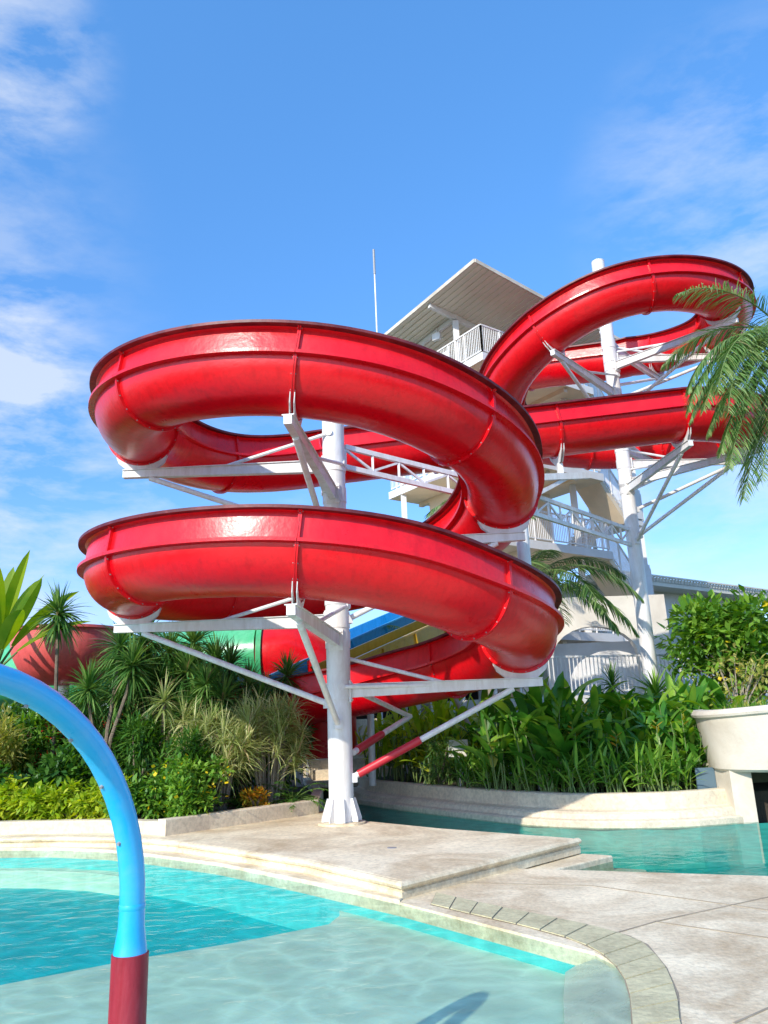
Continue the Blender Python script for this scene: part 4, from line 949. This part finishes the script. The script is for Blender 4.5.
# ------------------------------------------------------------------ LIGHT
EL=30; AZ=236  # math azimuth of the sun measured from +X, counter clockwise
sd=dirv(R(AZ),R(EL))
sl=bpy.data.lights.new('sun','SUN'); sl.energy=5.0; sl.angle=R(.53); sl.color=(1,.92,.80)
so=bpy.data.objects.new('sun',sl); col.objects.link(so); so.rotation_euler=sd.to_track_quat('Z','Y').to_euler(); so.location=(0,0,40)
w=bpy.data.worlds.new('World'); sc.world=w; w.use_nodes=True; nt=w.node_tree; nt.nodes.clear(); L=nt.links.new
sky=N(nt,'ShaderNodeTexSky',_sky_type='NISHITA'); sky.sun_disc=False; sky.sun_elevation=R(EL); sky.sun_rotation=R(90-AZ); sky.air_density=1.0; sky.dust_density=.6; sky.ozone_density=1.6; sky.altitude=0
tc=N(nt,'ShaderNodeTexCoord'); dvec=tc.outputs['Generated']
sx=N(nt,'ShaderNodeSeparateXYZ'); L(dvec,sx.inputs[0])
# flatten direction for wispy clouds
mp=N(nt,'ShaderNodeMapping'); mp.inputs['Scale'].default_value=(1.1,1.6,3.2); mp.inputs['Rotation'].default_value=(.2,.5,.3); L(dvec,mp.inputs[0])
n1=N(nt,'ShaderNodeTexNoise',Scale=5.5,Detail=12.,Roughness=.60,Distortion=.15); L(mp.outputs[0],n1.inputs['Vector'])
def mask(px,py,c0,c1):
    r=V((px-cx,cy-py,-F)); d=(rot@r).normalized()
    dp=N(nt,'ShaderNodeVectorMath',_operation='DOT_PRODUCT'); nn=N(nt,'ShaderNodeVectorMath',_operation='NORMALIZE'); L(dvec,nn.inputs[0]); L(nn.outputs[0],dp.inputs[0]); dp.inputs[1].default_value=d
    mr=N(nt,'ShaderNodeMapRange',_interpolation_type='SMOOTHSTEP'); L(dp.outputs['Value'],mr.inputs[0]); mr.inputs[1].default_value=math.cos(R(c1)); mr.inputs[2].default_value=math.cos(R(c0)); return mr.outputs[0]
def add(a,b,k=1,op='ADD'):
    m=N(nt,'ShaderNodeMath',_operation='MULTIPLY_ADD'); L(b,m.inputs[0]); m.inputs[1].default_value=k
    if a is None: m.inputs[2].default_value=0
    else: L(a,m.inputs[2])
    return m.outputs[0]
mk=add(None,mask(20,500,2,13),.8); mk=add(mk,mask(20,345,1,6),.5); mk=add(mk,mask(10,50,1,7),.7); mk=add(mk,mask(740,190,2,12),.5); mk=add(mk,mask(660,500,2,11),.6); mk=add(mk,mask(230,440,2,9),.5); mk=add(mk,mask(-300,300,5,27),.6); mk=add(mk,mask(1200,300,5,27),.6)
cl=ramp(nt,n1.outputs['Fac'],[(.40,(0,0,0)),(.64,(1,1,1))])
mm=N(nt,'ShaderNodeMath',_operation='MULTIPLY',_use_clamp=True); L(cl,mm.inputs[0]); L(mk,mm.inputs[1])
mf=N(nt,'ShaderNodeMath',_operation='MULTIPLY'); L(mm.outputs[0],mf.inputs[0]); mf.inputs[1].default_value=.62
gm=N(nt,'ShaderNodeMixRGB',_blend_type='MULTIPLY'); gm.inputs[0].default_value=1; L(sky.outputs[0],gm.inputs[1]); gt=ramp(nt,sx.outputs['Z'],[(.0,(.38,.41,.54)),(.75,(.36,.66,.88)),(.14,(.33,.41,.57)),(.3,(.27,.44,.62))]); gv=N(nt,'ShaderNodeVectorMath',_operation='SCALE'); L(gt,gv.inputs[0]); gv.inputs['Scale'].default_value=3.0; L(gv.outputs[0],gm.inputs[2])
mx=N(nt,'ShaderNodeMixRGB'); L(mf.outputs[0],mx.inputs[0]); L(gm.outputs[0],mx.inputs[1]); mx.inputs[2].default_value=(6.3,6.6,7.0,1)
bg=N(nt,'ShaderNodeBackground',Strength=.15); L(mx.outputs[0],bg.inputs[0]); ow=N(nt,'ShaderNodeOutputWorld'); L(bg.outputs[0],ow.inputs[0])
sc.view_settings.view_transform='Standard'; sc.view_settings.look='None'; sc.view_settings.exposure=0; sc.view_settings.gamma=1
sc.render.engine='CYCLES'
try:
    sc.cycles.transparent_max_bounces=12; sc.cycles.max_bounces=8
except Exception: pass
